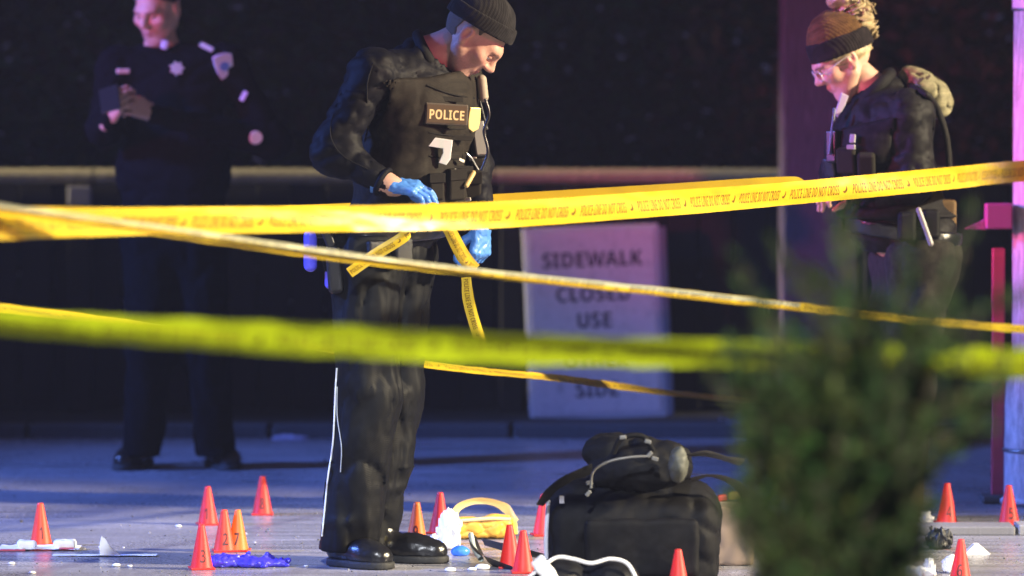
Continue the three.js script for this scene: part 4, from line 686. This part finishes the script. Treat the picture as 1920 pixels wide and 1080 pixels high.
{ // black duffel with a backpack on top
  const D = 14.15, s = F / D, cx = (1190 - 960) / s, G = thing('duffel_bag', 'large black boxy duffel bag standing at the lower centre right', 'duffel bag', V(cx, 0, -D - .12)), bm = cloth(.008, .008, .010, .7);
  const hw = .255, top = at(1190, 905, D).y, f = union([box(V(0, top * .42, 0), V(hw, top * .42, .17), .06), box(V(.0, top * .6, -.01), V(hw * .93, top * .40, .14), .07)], .05), ff = (x, y, z) => f(x, y, z) - .016 * (noise(x * 7, y * 7, z * 7) + .5 * Math.abs(noise(x * 18, y * 11, z * 18))) + .012 * Math.max(0, 1 - Math.abs(noise(x * 6 + 3, y * 9, z * 6)) * 4) ** 2;
  const m = mesh('bag_shell', nets(ff, V(-.31, -.01, -.22), V(.31, top + .05, .23), .0085), bm, G);
  mesh('side_piping', tube([V(-hw - .002, .02, .145), V(-hw - .006, top * .5, .15), V(-hw - .0, top - .05, .145)], .0065, 24, 8), mat(.5, .52, .6, .5), m);
  const pk = mesh('front_pocket', nets((x, y, z) => box(V(0, 0, 0), V(.17, top * .27, .022), .018)(x, y, z) - .006 * noise(x * 14, y * 14, z * 14), V(-.2, -top * .34, -.05), V(.2, top * .34, .05), .007), bm, m); pk.position.set(.02, top * .42, .168);
  mesh('logo_tag', rb(.014, .022, .004, .001), mat(.4, .4, .45, .6), m).position.set(-.215, top - .045, .178);
  for (const z of [.06, -.06]) mesh('handle', tube([V(-.12, top - .02, z), V(-.08, top + .03, z + .03), V(.06, top + .03, z + .03), V(.12, top - .02, z)], .011, 30, 8), bm, m);
  mesh('zip', ribbon([[V(-.23, top + .014, .0), .02, 90], [V(0, top + .018, .01), .02, 90], [V(.23, top + .014, 0), .02, 90]], 20), mat(.05, .05, .05, .4), m);
  const q = V(cx + .0, top - .01, -D - .06), K = thing('backpack', 'black bulging backpack lying on top of the duffel bag', 'backpack', q);
  const kf0 = union([ell(V(.02, .045, 0), V(.155, .075, .12)), ell(V(-.06, .1, -.03), V(.095, .05, .08)), ell(V(.06, .075, .02), V(.11, .06, .09))], .03), kf = (x, y, z) => kf0(x, y, z) - .010 * (Math.abs(noise(x * 16, y * 16, z * 16)) * 2 - .5) - .003 * noise(x * 50, y * 50, z * 50);
  const km = mesh('pack_shell', nets(kf, V(-.2, -.06, -.16), V(.22, .19, .17), .0065), bm, K);
  const S = (x, y, dz = 0) => at(x, y, D - dz).sub(q), bright = mat(.13, .13, .125, .35);
  mesh('shoulder_strap', ribbon([[S(1012, 948, .1), .03, 60], [S(1035, 918, .12), .035, 50], [S(1070, 895, .13), .04, 40], [S(1110, 880, .1), .045, 30]], 30, { crinkle: .004 }), bm, K);
  mesh('grab_loop', tube([S(1150, 850, .05), S(1165, 822, .06), S(1205, 818, .06), S(1225, 845, .05)], .008, 24, 8), bm, K);
  mesh('zip_line', tube([S(1108, 915, .16), S(1112, 885, .16), S(1135, 868, .16), S(1175, 858, .16), S(1220, 855, .15)], .004, 40, 6), bright, K);
  mesh('side_panel', nets((x, y, z) => ell(V(0, 0, 0), V(.028, .055, .04))(x, y, z) - .006 * noise(x * 40, y * 40, z * 40), V(-.05, -.08, -.06), V(.05, .08, .06), .005), mat(.06, .063, .05, .6), K).position.copy(S(1272, 872, .1));
  for (const [x, y] of [[1168, 820], [1215, 828], [1218, 852], [1228, 860], [1105, 905], [1103, 925]]) { const b = mesh('buckle', rb(.02, .012, .009, .003), bright, K); b.position.copy(S(x, y, .15)); b.rotation.z = rr(-1, 1); }
  mesh('trailing_strap', ribbon([[S(1285, 855, .02), .026, 60], [S(1320, 850, 0), .026, 40], [S(1360, 860, -.05), .026, 55], [S(1392, 868, -.1), .026, 30]], 24, { crinkle: .004 }), mat(.03, .028, .026, .5), K);
  mesh('trailing_strap', ribbon([[S(1295, 900, .04), .028, 50], [S(1330, 892, .04), .028, 60], [S(1365, 900, .02), .028, 50], [S(1392, 920, 0), .028, 20], [S(1398, 940, 0), .028, 10]], 24, { crinkle: .004 }), mat(.04, .036, .032, .5), K);
}
{ const B = thing('paper_bag', 'beige creased paper bag standing right of the black duffel', 'paper bag', onGround(1376, 1062).add(V(0, 0, -.06)));
  const f = box(V(0, .09, 0), V(.06, .09, .05), .01); mesh('bag_body', nets((x, y, z) => f(x, y, z) - .005 * (Math.abs(noise(x * 16, y * 12, z * 16)) * 2 - .4), V(-.09, -.01, -.08), V(.09, .21, .08), .006), mat(.22, .16, .12, .9), B);
  mesh('folded_top', rb(.11, .02, .04, .006), mat(.24, .18, .13, .9), B).position.set(0, .188, 0);
  const Y = thing('packet', 'small yellow and red packet lying on the beige paper bag', 'packet', B.position.clone().add(V(.0, .2, .0)));
  mesh('yellow_part', rb(.06, .024, .04, .008), mat(.6, .46, .10, .5), Y).position.set(.015, .014, 0); mesh('red_part', rb(.03, .02, .036, .006), mat(.6, .06, .05, .5), Y).position.set(-.032, .012, 0); Y.rotation.z = .12; }
{ // black cloth bag with white trim
  const D = 13.85, q = V((1095 - 960) / (F / D), 0, -D), K = thing('trimmed_bag', 'black soft bag with white trim lying in front of the duffel', 'bag', q), S = (x, y, dz = 0) => at(x, y, D - dz).sub(q);
  const y0 = S(1095, 1045).y, f = union([ell(V(-.07, y0 * .45, 0), V(.085, y0 * .56, .11)), ell(V(.08, y0 * .42, 0), V(.085, y0 * .58, .11))], .02);
  mesh('bag_shell', nets((x, y, z) => Math.max(f(x, y, z) - .005 * noise(x * 25, y * 25, z * 25), .001 - y), V(-.2, -.005, -.15), V(.2, y0 + .05, .15), .006), cloth(.014, .015, .02, .55), K);
  mesh('white_trim', tube([S(985, 1088, .1), S(1012, 1066, .1), S(1045, 1045, .08), S(1075, 1048, .09), S(1108, 1056, .1), S(1145, 1048, .09), S(1175, 1056, .09), S(1195, 1088, .1)], .0055, 60, 8), white, K);
  mesh('white_tongue', nets((x, y, z) => box(V(0, 0, 0), V(.022, .045, .012), .01, [V(.8, .6, 0), V(-.6, .8, 0), V(0, 0, 1)])(x, y, z) - .004 * noise(x * 40, y * 40, z * 40), V(-.07, -.07, -.04), V(.07, .07, .04), .005), white, K).position.copy(S(1022, 1070, .11)); }
crumple('white_cloth', 'white cloth lump at the bottom edge in front of the trimmed bag', 'cloth', onGround(1140, 1104), [.15, .07, .09], mat(.75, .77, .82, .8), { s: 2, amp: .2 });
crumple('white_cloth', 'white curved cloth at the lower right beside the shrub', 'cloth', onGround(1716, 1090), [.12, .045, .08], white, { s: 12, amp: .3 });
crumple('crumpled_paper', 'white crumpled paper left of the lower right cone', 'paper', onGround(1782, 1074), [.05, .055, .05], paperM, { s: 14, amp: .15 });
crumple('crumpled_paper', 'white crumpled paper standing close to the white curved cloth', 'paper', onGround(1742, 1078), [.034, .05, .035], paperM, { s: 17, amp: .15 });
crumple('crumpled_paper', 'white scrap at the bottom edge right of the lower right cone', 'paper', onGround(1838, 1096), [.05, .022, .04], paperM, { s: 21, amp: .3 });
crumple('crumpled_paper', 'white scrap in the lower right corner', 'paper', onGround(1905, 1096), [.05, .022, .04], paperM, { s: 24, amp: .3 });
{ const T = thing('folded_card', 'folded white card lying behind the lower right cone', 'card', onGround(1828, 1036)); const s = new THREE.Shape([[-.038, 0], [-.006, .03], [.008, .03], [.044, 0]].map(a => new THREE.Vector2(...a))); mesh('card_panel', new THREE.ExtrudeGeometry(s, { depth: .05, bevelSize: .001, bevelThickness: .001 }), paperM, T); }
crumple('black_bag', 'black crumpled bag lying under the pale kerb', 'bag', onGround(1760, 1030), [.08, .07, .06], mat(.012, .012, .014, .5), { s: 9, amp: .3 });
{ const K = thing('kerb_block', 'pale low kerb block at right with white worn edge', 'kerb', onGround(1830, 1004)); mesh('stone', rb(.32, .03, .16, .006), mat(.34, .33, .34, .85, { map: grainTex }), K).position.set(-.03, .014, -.08); mesh('stone', rb(.3, .034, .16, .006), mat(.5, .49, .5, .85, { map: grainTex }), K).position.set(.29, .016, -.08); mesh('end_cap', rb(.03, .026, .1, .005), mat(.55, .3, .26, .7), K).position.set(-.207, .014, -.06); }
crumple('crumpled_paper', 'pale crumpled scrap on the kerb block left of the orange cone', 'paper', onGround(1735, 982), [.045, .04, .04], paperM, { s: 31, amp: .3 });
crumple('crumpled_paper', 'flat pale scrap on the dark ground behind the trouser legs', 'paper', onGround(543, 826), [.16, .022, .06], mat(.34, .31, .42, .8), { s: 33, amp: .25 });
crumple('dark_bundle', 'dim pale bundle on the ground between the sign and the shrub', 'bundle', onGround(1392, 818), [.18, .07, .1], mat(.16, .15, .19, .8), { s: 35, amp: .4 });
{ // tiny scraps
  const n = 10, g = []; for (let i = 0; i < n; i++) { const p = onGround(rr(0, 1) < .6 ? rr(0, 620) : rr(760, 1920), rr(985, 1085)), s = rr(.003, .008); const b = new THREE.IcosahedronGeometry(s, 1); b.scale(1, .4, 1); const q = b.attributes.position; for (let k = 0; k < q.count; k++) q.setY(k, q.getY(k) + s * .3 * noise(q.getX(k) * 200, i, q.getZ(k) * 200)); b.translate(p.x, s * .35, p.z); g.push(b); }
  for (const [x, y, s] of [[218, 1062, .011], [22, 1058, .009], [60, 1076, .01], [335, 988, .009], [905, 1068, .02], [885, 1070, .012], [845, 1072, .016]]) { const p = onGround(x, y), b = new THREE.IcosahedronGeometry(s, 1); b.scale(1.2, .5, 1); b.translate(p.x, s * .4, p.z); g.push(b); }
  tag(mesh('paper_crumbs', merge(g), paperM), 'tiny white paper crumbs scattered over the ground', 'litter', null, 'stuff');
}
{ // shrub close to the camera, out of focus
  const S = thing('shrub', 'dark green feathery shrub in front at the right, out of focus', 'shrub', V((1625 - 960) / (F / 8.3), 0, -8.3));
  mesh('trunk', tube([V(-.05, 0, 0), V(-.03, .3, .0), V(-.05, .65, .01), V(-.02, 1.0, 0)], .016, 30, 8), mat(.06, .045, .03, .9), S);
  const stems = [], leaves = [], M = new THREE.Matrix4(), q = new THREE.Quaternion();
  for (let k = 0; k < 190; k++) {
    const low = k < 135, y0 = low ? rr(.34, .82) : rr(.74, 1.08), a = rr(0, 6.28), reach = (low ? .17 : .27) * rr(.35, 1.12), lean = low ? -.055 : .0;
    const b0 = V(lean + rr(-.018, .018), y0, rr(-.012, .012)), b1 = b0.clone().add(V(Math.cos(a) * reach * .6, rr(.06, .16), Math.sin(a) * reach * .6)), b2 = b0.clone().add(V(Math.cos(a) * reach, rr(.12, .32), Math.sin(a) * reach));
    stems.push(tube([b0, b1, b2], .0022, 8, 5));
    const c = new THREE.CatmullRomCurve3([b0, b1, b2]);
    for (let i = 0; i < (low ? 230 : 105); i++) {
      const t = rr(.15, 1.0), p = c.getPoint(t); p.add(V(rr(-1, 1), rr(-1, 1), rr(-1, 1)).multiplyScalar(.013));
      const dir = c.getTangent(t).add(V(rr(-1, 1), rr(-.6, 1.1), rr(-1, 1))).normalize(), s = rr(.014, .036);
      leaves.push([p, dir, s]);
    }
  }
  mesh('stems', merge(stems), mat(.07, .05, .03, .9), S);
  const lg = new THREE.BufferGeometry(); lg.setAttribute('position', new THREE.Float32BufferAttribute([0, 0, 0, .16, .5, .05, 0, 1, 0, -.16, .5, .05], 3)); lg.setIndex([0, 1, 2, 0, 2, 3]); lg.computeVertexNormals();
  const im = new THREE.InstancedMesh(lg, phys(.038, .050, .013, .75, { specularIntensity: .3 }), leaves.length);
  leaves.forEach(([p, d, s], i) => { q.setFromUnitVectors(V(0, 1, 0), d); q.multiply(new THREE.Quaternion().setFromAxisAngle(V(0, 1, 0), rr(0, 6))); M.compose(p, q, V(s, s, s)); im.setMatrixAt(i, M); const br = rnd() < .2 ? 2.3 : 1; im.setColorAt(i, C(br * rr(.5, 1.2), br * rr(.55, 1.25), br * rr(.5, 1.1))); });
  im.name = 'crown'; im.castShadow = true; tag(im, null, null, null, 'stuff'); S.add(im);
}
renderer.render(scene, camera);
